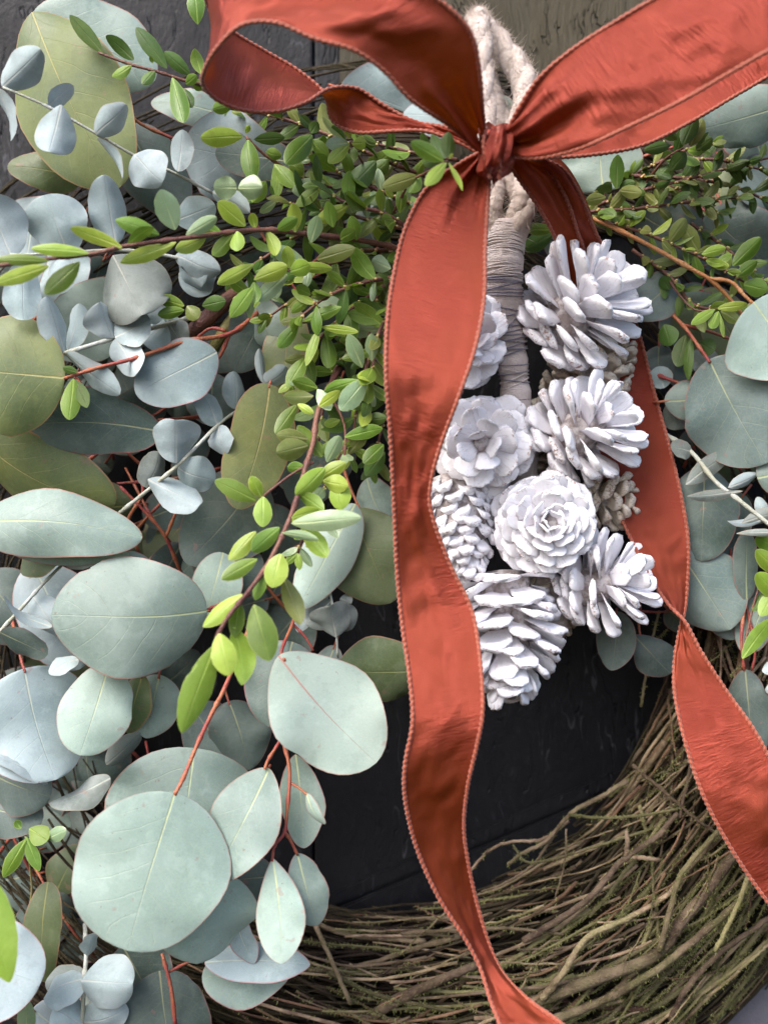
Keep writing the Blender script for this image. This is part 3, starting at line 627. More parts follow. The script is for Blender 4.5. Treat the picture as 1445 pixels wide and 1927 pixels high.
sprig('e', 'eucalyptus sprig of flat overlapping grey leaves right of the ribbon', [([(1310, 860, 5), (1325, 900, 6.6), (1330, 960, 7)], 3, 2.4), ([(1400, 1010, 6.8), (1402, 1120, 7.6), (1395, 1200, 8.2), (1400, 1262, 8.2)], 3.4, 2.6), ([(1402, 1130, 7.6), (1420, 1220, 7.8), (1415, 1262, 7.8)], 3, 2.4)], [
    (1325, 878, 1320, 1056, 130, 7.2, 7.6, 'D', -10, R_(pet=0, sq=.48)), (1400, 930, 1300, 1060, 110, 6.6, 6.8, 'D', 0),
    (1280, 1040, 1375, 1185, 150, 7.4, 7.9, 'H', 6, R_(sq=.5)), (1375, 1045, 1375, 1205, 120, 6.9, 7.2, 'H', 0, R_(sq=.5)),
    (1405, 1132, 1406, 995, 46, 8.0, 8.4, 'D', 20, R_(pet=0)), (1402, 1260, 1418, 1425, 86, 8.2, 8.7, 'D', 0, R_(pet=0)), (1440, 1120, 1400, 1230, 70, 7.4, 7.6, 'G', 0)])
sprig('e', 'two eucalyptus leaves hanging by a thin red stalk against the black door', [([(1190, 1080, 4.5), (1200, 1120, 5.2), (1205, 1150, 5.6), (1202, 1178, 5.8), (1206, 1202, 6)], 2.8, 2), ([(1204, 1150, 5.6), (1235, 1152, 5.5), (1265, 1150, 5.2)], 2.2, 1.8)], [
    (1160, 1150, 1150, 1262, 76, 6.2, 6.4, 'D', 15, R_(pet=4, tm=.45, rip=.1)), (1192, 1195, 1262, 1268, 74, 6.0, 6.3, 'D', -8, R_(pet=0, tm=.6)), (1255, 1145, 1300, 1190, 50, 5, 5, 'D', 10)])
sprig('e', 'eucalyptus sprig of grey green leaves sheltered under the right bow loop', [([(1040, 360, 5), (1100, 330, 6), (1300, 265, 6.4)], 3, 2.4)], [
    (1500, 190, 1312, 245, 115, 6.8, 7.0, 'G', 0, R_(sq=.5)), (1135, 360, 1128, 245, 160, 6.6, 6.8, 'G', 0, R_(sq=.5)), (930, 180, 960, 250, 60, 3.6, 3.8, 'G', 0),
    (1480, 290, 1400, 380, 110, 5.6, 5.8, 'D', 0), (1200, 400, 1320, 470, 120, 5.0, 5.3, 'D', 0), (1330, 400, 1450, 500, 150, 5.0, 5.3, 'D', 0), (1040, 420, 1090, 470, 90, 5, 5, 'D', 0)])
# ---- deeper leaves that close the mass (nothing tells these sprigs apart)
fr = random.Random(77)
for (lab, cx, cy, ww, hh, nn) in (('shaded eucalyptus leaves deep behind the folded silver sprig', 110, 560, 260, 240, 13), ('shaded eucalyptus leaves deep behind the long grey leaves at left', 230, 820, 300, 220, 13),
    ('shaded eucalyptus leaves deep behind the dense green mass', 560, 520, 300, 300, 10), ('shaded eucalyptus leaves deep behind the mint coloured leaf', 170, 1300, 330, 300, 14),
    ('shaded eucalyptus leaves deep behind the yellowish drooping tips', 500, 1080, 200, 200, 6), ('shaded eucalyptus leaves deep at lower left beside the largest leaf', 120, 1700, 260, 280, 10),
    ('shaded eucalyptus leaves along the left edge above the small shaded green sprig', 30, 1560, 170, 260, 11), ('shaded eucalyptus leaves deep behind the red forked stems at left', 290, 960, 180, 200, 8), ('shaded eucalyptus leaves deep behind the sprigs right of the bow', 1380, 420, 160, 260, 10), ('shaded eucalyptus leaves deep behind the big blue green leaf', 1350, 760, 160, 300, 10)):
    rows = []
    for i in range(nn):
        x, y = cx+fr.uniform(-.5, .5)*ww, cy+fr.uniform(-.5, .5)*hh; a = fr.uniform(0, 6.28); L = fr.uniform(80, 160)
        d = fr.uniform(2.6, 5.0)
        rows.append((x, y, x+L*math.cos(a), y+L*math.sin(a), L*fr.uniform(.6, .95), d, d+fr.uniform(-.6, .6), fr.choice('HHDDGQD'), fr.uniform(-25, 25), R_(pet=30, sq=.52)))  # mostly dark kinds: shade of the gaps is put into leaf colour
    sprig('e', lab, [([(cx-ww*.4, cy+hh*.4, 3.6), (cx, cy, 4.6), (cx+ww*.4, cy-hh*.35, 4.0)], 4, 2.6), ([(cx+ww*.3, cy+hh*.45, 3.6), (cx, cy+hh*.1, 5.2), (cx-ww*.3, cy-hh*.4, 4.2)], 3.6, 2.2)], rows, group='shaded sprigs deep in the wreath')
# ---- silver sprigs
sprig('s', 'silver sprig with small paired blue white leaves over the huge olive leaf', [([(400, 362, 9), (330, 326, 10), (255, 293, 10.8), (180, 250, 11.6), (90, 200, 12.4), (5, 163, 13)], 3.2, 2.2)], [
    (4, 163, 77, 92, 62, 13.0, 13.6, 'S', -10), (-3, 165, 20, 265, 26, 12.8, 12.4, 'S', 50), (115, 196, 92, 285, 74, 12.5, 13.0, 'S', 10, R_(tm=.55)), (92, 202, 138, 160, 34, 12.2, 11.6, 'S', 30),
    (180, 252, 238, 196, 50, 11.8, 12.3, 'S', 0), (182, 258, 230, 336, 16, 11.6, 11.2, 'S', 50), (252, 290, 306, 342, 80, 11.0, 11.4, 'S', 0, R_(tm=.45)), (335, 322, 344, 243, 44, 10.2, 10.6, 'S', -25),
    (446, 353, 402, 351, 44, 10.6, 10.9, 'L', 0, R_(sq=.5)), (448, 353, 494, 352, 44, 10.6, 10.9, 'L', 0, R_(sq=.5)), (400, 360, 470, 400, 40, 9.6, 9.4, 'S', 20)], 'silverstem', pet=0)
sprig('s', 'silver sprig with big bluish white leaves behind the blurred green branch', [([(400, 500, 8), (300, 478, 9), (215, 470, 10), (130, 475, 11), (20, 480, 12)], 3.6, 2.6)], [
    (132, 480, 84, 366, 112, 10.8, 11.6, 'S', -12, R_(sq=.42, tm=.6)), (218, 458, 196, 328, 74, 10.0, 10.8, 'S', 12, R_(tm=.5)), (22, 482, -30, 368, 110, 12.0, 12.6, 'S', 0, R_(sq=.44)), (40, 486, 45, 602, 72, 11.0, 11.4, 'S', -15, R_(tm=.6)),
    (212, 480, 268, 592, 138, 10.2, 11.2, 'A', 12, R_(tm=.42, sq=.5, cup=.5, fold=.25)), (330, 415, 405, 385, 62, 9.4, 9.8, 'S', 0), (330, 480, 415, 510, 52, 8.6, 9.0, 'S', 0), (340, 485, 380, 540, 70, 8.4, 8.6, 'S', 30),
    (400, 500, 345, 545, 62, 7.8, 8, 'S', 35), (130, 482, 95, 520, 34, 11, 11.6, 'S', 40), (60, 420, 20, 560, 60, 9, 9.4, 'U', 30)], 'silverstem', pet=0)
sprig('s', 'silver sprig with folded pointed leaves along a thick pale stalk', [([(380, 590, 6.5), (320, 608, 8), (215, 636, 9.6), (120, 665, 10.4)], 5, 4)], [
    (122, 662, 88, 556, 46, 10.4, 11.2, 'S', 35, R_(fold=.4)), (126, 660, 150, 570, 40, 10.0, 9.8, 'S', -40), (122, 664, 226, 742, 38, 10.4, 10.2, 'S', 45, R_(fold=.3)), (214, 636, 188, 568, 56, 9.8, 10.6, 'S', 30, R_(fold=.4)), (216, 634, 282, 600, 66, 9.8, 10.2, 'S', -30),
    (218, 636, 256, 704, 66, 9.8, 10.4, 'S', 15, R_(tm=.45)), (312, 608, 265, 640, 60, 8.2, 8, 'S', 30), (315, 604, 345, 650, 60, 8, 7.8, 'A', 0), (318, 606, 300, 550, 70, 8, 7.8, 'S', 20)], 'silverstem', pet=0)
sprig('s', 'short silver sprig with square cut blue white leaves over red stems', [([(210, 978, 7), (275, 925, 8.8), (335, 875, 9.8), (410, 800, 8.4), (450, 770, 7)], 4, 3)], [
    (332, 872, 330, 790, 86, 10.0, 10.8, 'S', 8, R_(sq=.36, tm=.6)), (278, 902, 376, 950, 66, 9.4, 10.2, 'S', -10, R_(tm=.6, sq=.45)), (275, 918, 300, 850, 54, 8.8, 8.6, 'A', 20), (335, 880, 405, 905, 70, 9.4, 9.0, 'S', 20), (410, 800, 372, 735, 50, 8.4, 8.2, 'S', 20), (412, 800, 425, 855, 44, 8.4, 8.6, 'S', 30),
    (498, 722, 488, 655, 18, 7.6, 8.0, 'S', 30), (498, 724, 540, 690, 40, 7.5, 7.6, 'S', 20), (445, 770, 440, 698, 40, 7.2, 7.4, 'S', 30)], 'silverstem', pet=0)
sprig('s', 'tiny silver sprig of two heart shaped leaves hanging over the dark door', [([(615, 1090, 7), (624, 1130, 8.6), (632, 1180, 9), (636, 1238, 8.4)], 2.6, 2.2)], [
    (624, 1130, 575, 1175, 62, 8.6, 9.0, 'A', 20, R_(tm=.5)), (632, 1200, 622, 1140, 82, 9.1, 9.7, 'A', 0, R_(tm=.55, sq=.5)), (628, 1140, 662, 1185, 60, 8.6, 8.2, 'A', -20), (640, 1126, 662, 1135, 30, 8.2, 8.2, 'A', 0)], 'silverstem', pet=0)
sprig('s', 'silver sprig with a round frosted leaf at the bottom below the largest leaf', [([(160, 1740, 7), (162, 1800, 9), (158, 1850, 10.4), (155, 1940, 10)], 4.5, 4)], [
    (152, 1846, 250, 1852, 98, 10.6, 11.2, 'S', 0, R_(tm=.5)), (160, 1842, 82, 1880, 66, 10.2, 10.6, 'S', 35, R_(fold=.3)), (165, 1800, 185, 1755, 34, 9.6, 9.8, 'S', 40), (160, 1838, 85, 1850, 56, 9.8, 9.6, 'A', 30), (158, 1925, 240, 1895, 70, 10.2, 10.4, 'S', 20), (156, 1930, 100, 1900, 70, 10.2, 10.4, 'S', 0)], 'silverstem', pet=0)
sprig('s', 'silver sprig of curled whitish leaves on a straight bare stalk at left', [([(-10, 1200, 8), (40, 1145, 8.8), (80, 1100, 8.6), (140, 1040, 7.4)], 4, 3)], [
    (98, 1180, 8, 1122, 24, 9.6, 10.4, 'S', 40, R_(fold=.3)), (148, 1240, 92, 1268, 32, 9.2, 9.8, 'S', 35), (60, 1120, 130, 1200, 60, 8.4, 8, 'S', 20), (90, 1476, -20, 1424, 28, 9.6, 10.2, 'S', 40), (208, 1465, 92, 1512, 52, 8.6, 9.0, 'A', 25, R_(fold=.2)), (190, 1040, 120, 1060, 40, 8, 8, 'S', 20),
    (200, 1440, 265, 1380, 40, 8.4, 8.4, 'A', 20)], 'silverstem', pet=0)
sprig('s', 'dry grey sage sprig with narrow pointed leaves on a whitish stalk', [([(1240, 810, 6.5), (1300, 850, 7.8), (1345, 905, 8.6), (1395, 945, 9), (1470, 1005, 9.4)], 4.6, 4)], [
    (1290, 912, 1380, 852, 40, 8.2, 8.8, 'A', 15, R_(sq=.8, tm=.5)), (1398, 924, 1292, 934, 22, 9.0, 9.4, 'A', 10, R_(sq=.8)), (1302, 850, 1262, 842, 40, 7.8, 8.2, 'A', 20), (1370, 918, 1428, 890, 26, 9.0, 9.2, 'S', 20, R_(sq=.8)),
    (1395, 985, 1480, 960, 28, 9.2, 9.6, 'A', 15, R_(sq=.8)), (1440, 978, 1368, 980, 18, 9.2, 9.4, 'S', 20, R_(sq=.8)), (1470, 1003, 1385, 1004, 15, 9.5, 9.7, 'A', 10, R_(sq=.85)), (1250, 730, 1235, 690, 46, 6.6, 6.8, 'S', 10), (1440, 975, 1425, 935, 24, 8.8, 8.8, 'S', 10), (1310, 700, 1345, 660, 60, 6.4, 6.4, 'A', 0),
    (1475, 1245, 1435, 1265, 26, 8.6, 8.8, 'S', 0), (1480, 1290, 1440, 1300, 26, 8.6, 8.8, 'S', 0)], 'silverstem', pet=0)
# ---- green sprigs, hero leaves
sprig('b', 'dark green sprig reaching over the pale leaf in the top left corner', [([(440, 180, 8), (385, 160, 8.8), (345, 150, 9.2), (300, 135, 9.5), (245, 120, 9.8), (185, 98, 10)], 3.6, 2.6)], [
    (194, 99, 131, 27, 29, 10, 10.4, 'K', 10), (252, 112, 199, 66, 27, 9.9, 10.3, 'K', -10), (314, 128, 256, 50, 31, 9.6, 9.8, 'K', 10), (358, 140, 309, 96, 27, 9.3, 9.7, 'K', 0), (248, 122, 211, 143, 21, 9.9, 10.2, 'B', 20), (292, 130, 268, 158, 20, 9.6, 9.9, 'K', 20),
    (324, 145, 346, 230, 36, 9.6, 10.2, 'B', 10), (345, 165, 362, 202, 22, 9.2, 9.5, 'K', 0), (350, 158, 370, 140, 20, 9.3, 9.6, 'B', 0), (288, 118, 282, 105, 8, 9.8, 10, 'B', 0), (380, 140, 366, 90, 24, 8.6, 8.8, 'B', 20), (372, 45, 366, -20, 34, 8, 8, 'B', 0), (386, 165, 362, 155, 22, 8.8, 9, 'B', 0), (440, 195, 400, 205, 26, 9, 9.4, 'B', 0), (430, 205, 470, 190, 22, 9, 9.4, 'K', 20)], 'brownstem', pet=0)
sprig('b', 'green sprig with one leaf lying flat across the broad pale blue leaf', [([(640, 385, 7.5), (560, 330, 8.8), (500, 292, 9.4), (462, 256, 9.8)], 3.6, 2.4)], [
    (457, 257, 377, 258, 37, 10, 10.4, 'Y', -8), (466, 262, 476, 341, 35, 9.9, 10.4, 'B', 10), (478, 262, 536, 258, 24, 9.6, 9.9, 'K', 15), (462, 250, 470, 235, 12, 9.8, 10.2, 'Y', 0), (516, 308, 556, 352, 30, 9.5, 9.9, 'B', 0), (520, 300, 520, 372, 24, 9.2, 9.2, 'Y', 30),
    (588, 253, 537, 308, 42, 9.6, 10.2, 'B', 5), (586, 262, 618, 296, 26, 9.5, 9.6, 'B', 25), (612, 342, 550, 360, 36, 9.6, 10.1, 'L', 0), (585, 250, 598, 228, 22, 9.4, 9.4, 'K', 0), (640, 380, 680, 350, 40, 8.4, 8.8, 'K', 0), (500, 340, 475, 380, 30, 9.2, 9.6, 'Y', 0), (545, 300, 570, 330, 28, 9.2, 9.2, 'B', 0), (500, 285, 530, 292, 22, 9.4, 9.8, 'B', 20)], 'brownstem', pet=0)
sprig('b', 'blurred green branch stretching out to the left frame edge nearest the lens', [([(760, 470, 8), (700, 455, 9.2), (580, 440, 11), (500, 432, 12), (430, 437, 12.8), (330, 450, 13.8), (240, 462, 14.6), (170, 478, 15.2), (80, 488, 15.8), (-20, 502, 16.4)], 5.5, 3)], [
    (300, 441, 217, 413, 33, 14.2, 14.8, 'B', 10), (230, 466, 132, 428, 27, 14.9, 15.4, 'Y', -10), (168, 476, 58, 467, 24, 15.4, 15.8, 'Y', 15), (92, 490, -10, 488, 22, 15.9, 16.3, 'B', 10), (332, 455, 226, 494, 30, 14.0, 14.6, 'Y', 10), (150, 492, 84, 553, 38, 15.2, 15.6, 'B', 15), (92, 500, -10, 533, 30, 16, 16.4, 'Y', 0),
    (350, 442, 408, 408, 28, 13.6, 14, 'L', 0), (330, 432, 302, 356, 48, 13.6, 14.4, 'L', 10, R_(sq=.6)), (462, 425, 410, 378, 36, 12.8, 13.4, 'Y', 0), (446, 434, 446, 472, 28, 12.8, 13.3, 'Y', 20), (420, 440, 370, 420, 26, 13, 13.4, 'B', 20), (388, 446, 330, 470, 30, 13.2, 13.6, 'Y', 10), (440, 440, 400, 480, 28, 12.8, 13.1, 'B', 0), (500, 432, 520, 480, 26, 12, 12.4, 'Y', 20), (240, 460, 290, 428, 24, 14.6, 14.8, 'B', 30),
    (556, 437, 551, 381, 29, 11.5, 12, 'Y', 0), (585, 457, 598, 405, 29, 11.2, 11.8, 'L', 0), (627, 428, 616, 378, 26, 10.6, 11, 'B', 5), (672, 452, 661, 405, 26, 10.0, 10.6, 'B', 0), (520, 435, 560, 410, 24, 11.8, 12, 'B', 20), (596, 488, 668, 466, 32, 10.8, 11.2, 'J', 0), (640, 450, 668, 432, 26, 10.4, 10.8, 'B', 0), (480, 430, 474, 400, 18, 12.2, 12.6, 'Y', 0)], 'brownstem', pet=0)
sprig('b', 'green tuft of three small leaves standing up below the left bow loop', [([(700, 360, 8), (690, 320, 9), (658, 266, 11.4)], 3, 1.8)], [
    (657, 260, 650, 205, 24, 11.6, 12.2, 'Y', 0), (656, 268, 613, 271, 28, 11.6, 12.0, 'L', 10), (658, 270, 618, 306, 26, 11.5, 12.0, 'Y', 0), (662, 270, 688, 268, 25, 11.5, 11.9, 'Y', 0, R_(sq=.55)), (664, 276, 668, 300, 16, 11.2, 11.4, 'B', 0), (708, 302, 652, 358, 44, 9.6, 10.2, 'K', 10), (700, 330, 730, 300, 30, 9.2, 9.4, 'K', 0)], 'brownstem', pet=0)
sprig('b', 'green sprig whose small tip leaves lie over the red ribbon below the knot', [([(740, 400, 9), (770, 345, 11), (800, 325, 13.2), (842, 302, 15.6)], 2.6, 1.6)], [
    (835, 303, 773, 266, 31, 15.6, 16.0, 'B', 0), (840, 305, 800, 349, 26, 15.6, 16.0, 'Y', 0), (844, 305, 870, 358, 11, 15.6, 15.9, 'Y', 30, R_(crv=.06)), (843, 296, 845, 247, 28, 15.4, 15.3, 'K', 20), (838, 298, 812, 252, 24, 15.0, 14.6, 'K', 20), (786, 331, 720, 352, 32, 12.0, 12.4, 'J', 0), (790, 330, 770, 362, 28, 11.8, 12, 'B', 20), (845, 298, 852, 288, 7, 15.6, 15.8, 'Y', 0), (752, 400, 758, 348, 22, 9.8, 10, 'B', 0), (736, 505, 700, 488, 32, 9.6, 10, 'L', 10)], 'brownstem', pet=0)
sprig('b', 'long drooping green sprig with yellowish tips hanging in front of the grey leaves', [([(640, 690, 9), (600, 770, 11), (590, 830, 11.8), (575, 880, 12.6), (555, 950, 13.2), (535, 1000, 13.8), (505, 1060, 14.6), (470, 1110, 15.2), (430, 1160, 15.8), (405, 1205, 16)], 5.5, 3.4), ([(590, 870, 12.4), (545, 895, 12.6), (490, 938, 12.8)], 2.6, 2)], [
    (482, 942, 404, 904, 36, 12.8, 13.3, 'B', 5), (492, 936, 472, 896, 26, 12.8, 13.2, 'Y', 0), (495, 934, 494, 992, 36, 12.9, 13.5, 'Y', 0, R_(sq=.6)), (612, 880, 556, 932, 38, 12.6, 13.2, 'Y', -10), (580, 838, 520, 852, 44, 12.2, 12.8, 'J', 0, R_(sq=.58)), (580, 826, 520, 818, 32, 12.0, 12.5, 'J', 15),
    (548, 985, 680, 974, 40, 13.8, 14.4, 'L', 5), (548, 975, 600, 958, 24, 13.6, 13.8, 'Y', 20), (482, 1000, 430, 1054, 32, 14.2, 14.7, 'Y', 10), (526, 992, 474, 1038, 36, 14.0, 14.6, 'B', 0), (484, 1052, 416, 1090, 32, 14.8, 15.3, 'B', 8), (528, 1042, 512, 1106, 46, 14.8, 15.2, 'Y', 10, R_(sq=.58)), (534, 1086, 566, 1176, 38, 14.2, 14.5, 'J', 0), (530, 1003, 600, 1016, 18, 14.1, 14.4, 'L', 25), (566, 988, 616, 1048, 38, 13.6, 14.0, 'Y', 5),
    (456, 1118, 382, 1180, 34, 15.4, 15.8, 'Y', 20), (478, 1138, 507, 1244, 58, 15.4, 16.0, 'B', 6, R_(sq=.62)), (412, 1192, 430, 1272, 48, 16.1, 16.6, 'Y', 0, R_(sq=.6)), (440, 1180, 455, 1290, 50, 15.2, 15.2, 'Y', 25), (404, 1214, 342, 1380, 58, 16.2, 16.8, 'B', -8, R_(sq=.66)), (450, 1130, 440, 1200, 30, 15.2, 15.2, 'B', 20), (500, 1065, 480, 1130, 24, 14.8, 14.8, 'B', 30),
    (600, 900, 650, 870, 30, 12.2, 12.4, 'Y', 0), (608, 905, 655, 915, 36, 12.2, 12.5, 'Y', 10), (640, 900, 640, 960, 42, 12.0, 12.4, 'Y', 0, R_(sq=.6)), (560, 930, 610, 960, 30, 13, 13.2, 'B', 20), (575, 880, 540, 880, 24, 12.4, 12.6, 'B', 0), (615, 870, 640, 820, 30, 11.6, 12, 'L', 10), (606, 860, 560, 800, 30, 11.6, 11.7, 'B', 20), (600, 765, 640, 735, 22, 11.2, 11.6, 'Y', 0)], 'brownstem', pet=0)
sprig('b', 'green sprig with a pale V shaped leaf pair close to the ribbon edge', [([(700, 600, 8), (690, 660, 9.6), (688, 705, 10.6)], 2.8, 2), ([(620, 740, 9.6), (648, 800, 10.6), (648, 870, 10.8)], 3, 2)], [
    (690, 712, 640, 772, 42, 10.8, 11.4, 'L', 0, R_(sq=.6)), (682, 692, 655, 628, 31, 10.6, 11.2, 'L', 0), (700, 680, 698, 627, 26, 10.2, 10.6, 'L', 0), (675, 714, 610, 737, 25, 10.8, 11.2, 'B', 0), (690, 715, 692, 760, 26, 10.4, 10.6, 'B', 10), (727, 618, 666, 570, 28, 9.8, 10.2, 'B', 0), (726, 594, 676, 560, 24, 9.4, 9.8, 'K', 0),
    (648, 822, 720, 806, 28, 10.8, 11.0, 'B', 0), (648, 830, 600, 850, 24, 10.8, 11.2, 'B', 10), (722, 836, 684, 872, 30, 10.4, 10.8, 'B', 0), (724, 850, 688, 896, 34, 10, 10.2, 'K', 0), (680, 792, 728, 786, 26, 10.2, 10.4, 'K', 0), (655, 856, 690, 812, 26, 10.4, 10.6, 'J', 20), (640, 790, 610, 800, 18, 10.4, 10.6, 'Y', 0)], 'brownstem', pet=0)
sprig('b', 'bright green sprig of spread leaf pairs between two silver leaf clusters', [([(660, 480, 9), (610, 500, 10), (545, 508, 11.4), (478, 520, 12)], 2.8, 1.8), ([(640, 560, 9), (590, 600, 10.4), (565, 608, 10.8)], 2.4, 1.8)], [
    (478, 496, 409, 534, 28, 12.2, 12.7, 'Y', 5), (478, 526, 541, 500, 36, 12.2, 12.6, 'Y', 0), (476, 540, 433, 597, 32, 12.2, 12.6, 'B', 0), (541, 515, 485, 566, 31, 11.6, 12.1, 'L', 0), (546, 511, 583, 497, 34, 11.5, 12, 'Y', 0, R_(sq=.55)), (478, 530, 480, 570, 24, 12, 12.2, 'B', 10), (545, 505, 540, 462, 26, 11.4, 11.7, 'Y', 0), (560, 500, 625, 505, 22, 11.2, 11.3, 'Y', 20),
    (570, 605, 642, 577, 25, 10.8, 11.2, 'B', 0), (562, 609, 523, 654, 28, 10.9, 11.3, 'B', 0), (600, 619, 576, 688, 19, 10.8, 11.2, 'Y', 15), (605, 615, 674, 624, 17, 10.8, 11.1, 'Y', 10), (576, 672, 540, 730, 31, 10.4, 10.8, 'B', 10), (598, 730, 550, 716, 27, 10.6, 11, 'B', 0), (597, 732, 622, 772, 28, 10.7, 11.2, 'L', 0), (590, 745, 533, 745, 30, 10.8, 11.1, 'J', 20), (558, 762, 518, 816, 30, 11.2, 11.6, 'B', 0),
    (585, 555, 558, 538, 22, 10.6, 11, 'B', 0), (585, 558, 622, 556, 18, 10.6, 10.9, 'B', 0), (584, 562, 547, 588, 20, 10.7, 11, 'Y', 0), (560, 760, 590, 778, 16, 11, 11.3, 'Y', 0)], 'brownstem', pet=0)
sprig('b', 'pair of green leaves dangling from the red stem at far left', [([(150, 690, 10), (140, 712, 11)], 1.8, 1.4), ([(345, 575, 9), (330, 580, 9)], 1.6, 1.4)], [
    (138, 712, 130, 790, 37, 11.2, 11.7, 'B', 5), (142, 714, 164, 767, 26, 11.1, 11.4, 'K', 10), (146, 700, 118, 692, 16, 11, 11.2, 'K', 0), (347, 575, 298, 560, 26, 9.6, 10, 'B', 0), (347, 583, 297, 592, 24, 9.6, 10, 'B', 0), (352, 575, 372, 600, 30, 9.5, 9.7, 'J', 0), (380, 575, 425, 565, 30, 9.4, 9.6, 'K', 0)], 'brownstem', pet=0)
sprig('b', 'small green sprig in the shade at lower left beside the largest leaf', [([(40, 1760, 7), (60, 1680, 8.2), (48, 1575, 9.2)], 2.8, 1.8)], [
    (48, 1580, 6, 1652, 30, 9.4, 9.8, 'B', 0), (48, 1575, 74, 1640, 24, 9.3, 9.6, 'B', 0), (55, 1560, 90, 1582, 40, 9.2, 9.6, 'B', 0, R_(sq=.6)), (88, 1580, 125, 1562, 28, 9.2, 9.6, 'L', 0), (40, 1560, 28, 1545, 16, 9, 9, 'B', 0), (70, 1760, 78, 1690, 30, 8, 8.2, 'K', 20), (40, 1850, 60, 1780, 40, 8, 8, 'K', 0)], 'olivestem', pet=0)
sprig('b', 'out of focus bright green leaf cut off by the left edge near the bottom', [([(-90, 1600, 12), (-60, 1640, 15)], 2.4, 2)], [
    (-40, 1625, 18, 1850, 74, 16.2, 17.2, 'Y', 0, R_(sq=.66)), (50, 1960, 50, 1880, 34, 11, 11.4, 'L', 0)], 'brownstem', pet=0)
sprig('b', 'glossy bright green sprig at the right edge below the sage leaves', [([(1490, 1000, 7), (1430, 1100, 8.6), (1395, 1240, 9)], 2.6, 2)], [
    (1480, 1040, 1421, 1012, 34, 9, 9.4, 'B', 0), (1475, 1085, 1422, 1035, 34, 9, 9.4, 'Y', 0), (1470, 1130, 1424, 1078, 38, 9, 9.4, 'Y', 0), (1440, 1110, 1416, 1150, 20, 8.8, 9, 'K', 20), (1460, 1110, 1430, 1160, 30, 8.8, 9.2, 'Y', 0), (1396, 1240, 1452, 1165, 30, 9.2, 9.6, 'B', 10), (1460, 1170, 1425, 1200, 30, 8, 8, 'K', 0)], 'brownstem', pet=0)
# ---- dense green mass in the middle
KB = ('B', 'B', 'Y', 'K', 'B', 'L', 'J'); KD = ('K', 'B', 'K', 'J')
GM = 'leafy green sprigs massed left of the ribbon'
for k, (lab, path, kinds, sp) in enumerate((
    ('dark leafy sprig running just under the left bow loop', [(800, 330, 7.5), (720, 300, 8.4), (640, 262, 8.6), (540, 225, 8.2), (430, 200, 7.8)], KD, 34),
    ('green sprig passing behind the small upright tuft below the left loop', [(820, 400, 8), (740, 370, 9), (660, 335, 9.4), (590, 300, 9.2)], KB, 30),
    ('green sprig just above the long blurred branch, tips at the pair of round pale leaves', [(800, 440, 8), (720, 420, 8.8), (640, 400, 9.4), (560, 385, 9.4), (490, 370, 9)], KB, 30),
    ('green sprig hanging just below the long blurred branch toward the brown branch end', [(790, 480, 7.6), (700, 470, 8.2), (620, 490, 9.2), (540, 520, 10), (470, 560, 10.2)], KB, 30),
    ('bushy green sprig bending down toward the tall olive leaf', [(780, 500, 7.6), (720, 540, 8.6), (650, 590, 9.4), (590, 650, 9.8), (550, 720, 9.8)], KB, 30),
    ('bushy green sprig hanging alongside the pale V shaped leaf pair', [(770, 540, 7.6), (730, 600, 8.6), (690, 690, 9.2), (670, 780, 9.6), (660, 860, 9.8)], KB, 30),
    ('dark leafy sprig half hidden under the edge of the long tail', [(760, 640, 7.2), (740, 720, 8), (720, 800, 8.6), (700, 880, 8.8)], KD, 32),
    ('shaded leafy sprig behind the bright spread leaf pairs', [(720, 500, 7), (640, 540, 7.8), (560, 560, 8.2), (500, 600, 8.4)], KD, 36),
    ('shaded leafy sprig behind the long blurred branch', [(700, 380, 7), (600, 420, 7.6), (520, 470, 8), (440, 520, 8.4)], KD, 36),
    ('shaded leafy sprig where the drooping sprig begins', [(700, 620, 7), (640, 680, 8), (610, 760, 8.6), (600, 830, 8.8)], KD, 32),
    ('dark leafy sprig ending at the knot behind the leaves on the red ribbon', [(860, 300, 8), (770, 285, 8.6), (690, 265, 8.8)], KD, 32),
    ('bright leafy sprig standing proud of the mass beside the top of the long tail', [(770, 430, 9.4), (720, 400, 10.2), (660, 385, 10.6), (600, 350, 10.6)], KB, 32),
    ('bright leafy sprig pointing down left out of the middle of the mass', [(760, 520, 9.2), (690, 530, 10.2), (620, 555, 10.8), (560, 600, 10.8)], KB, 32),
    ('bright leafy sprig dropping close beside the stitched ribbon edge', [(760, 560, 9.2), (715, 620, 9.8), (700, 700, 10.2), (690, 770, 10.2)], KB, 32),
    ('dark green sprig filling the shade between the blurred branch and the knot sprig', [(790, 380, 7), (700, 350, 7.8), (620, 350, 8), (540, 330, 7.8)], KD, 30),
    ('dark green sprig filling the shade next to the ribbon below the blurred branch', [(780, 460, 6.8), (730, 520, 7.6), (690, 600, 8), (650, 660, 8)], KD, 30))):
    auto_sprig(lab, path, kinds, spacing=sp, seed=100+k, group=GM)
auto_sprig('green sprig with yellow leaf tips reaching down along the long drooping one', [(660, 820, 10), (630, 880, 10.8), (590, 960, 11.6), (560, 1040, 12)], ('B', 'Y', 'Y', 'L'), seed=150, spacing=40)
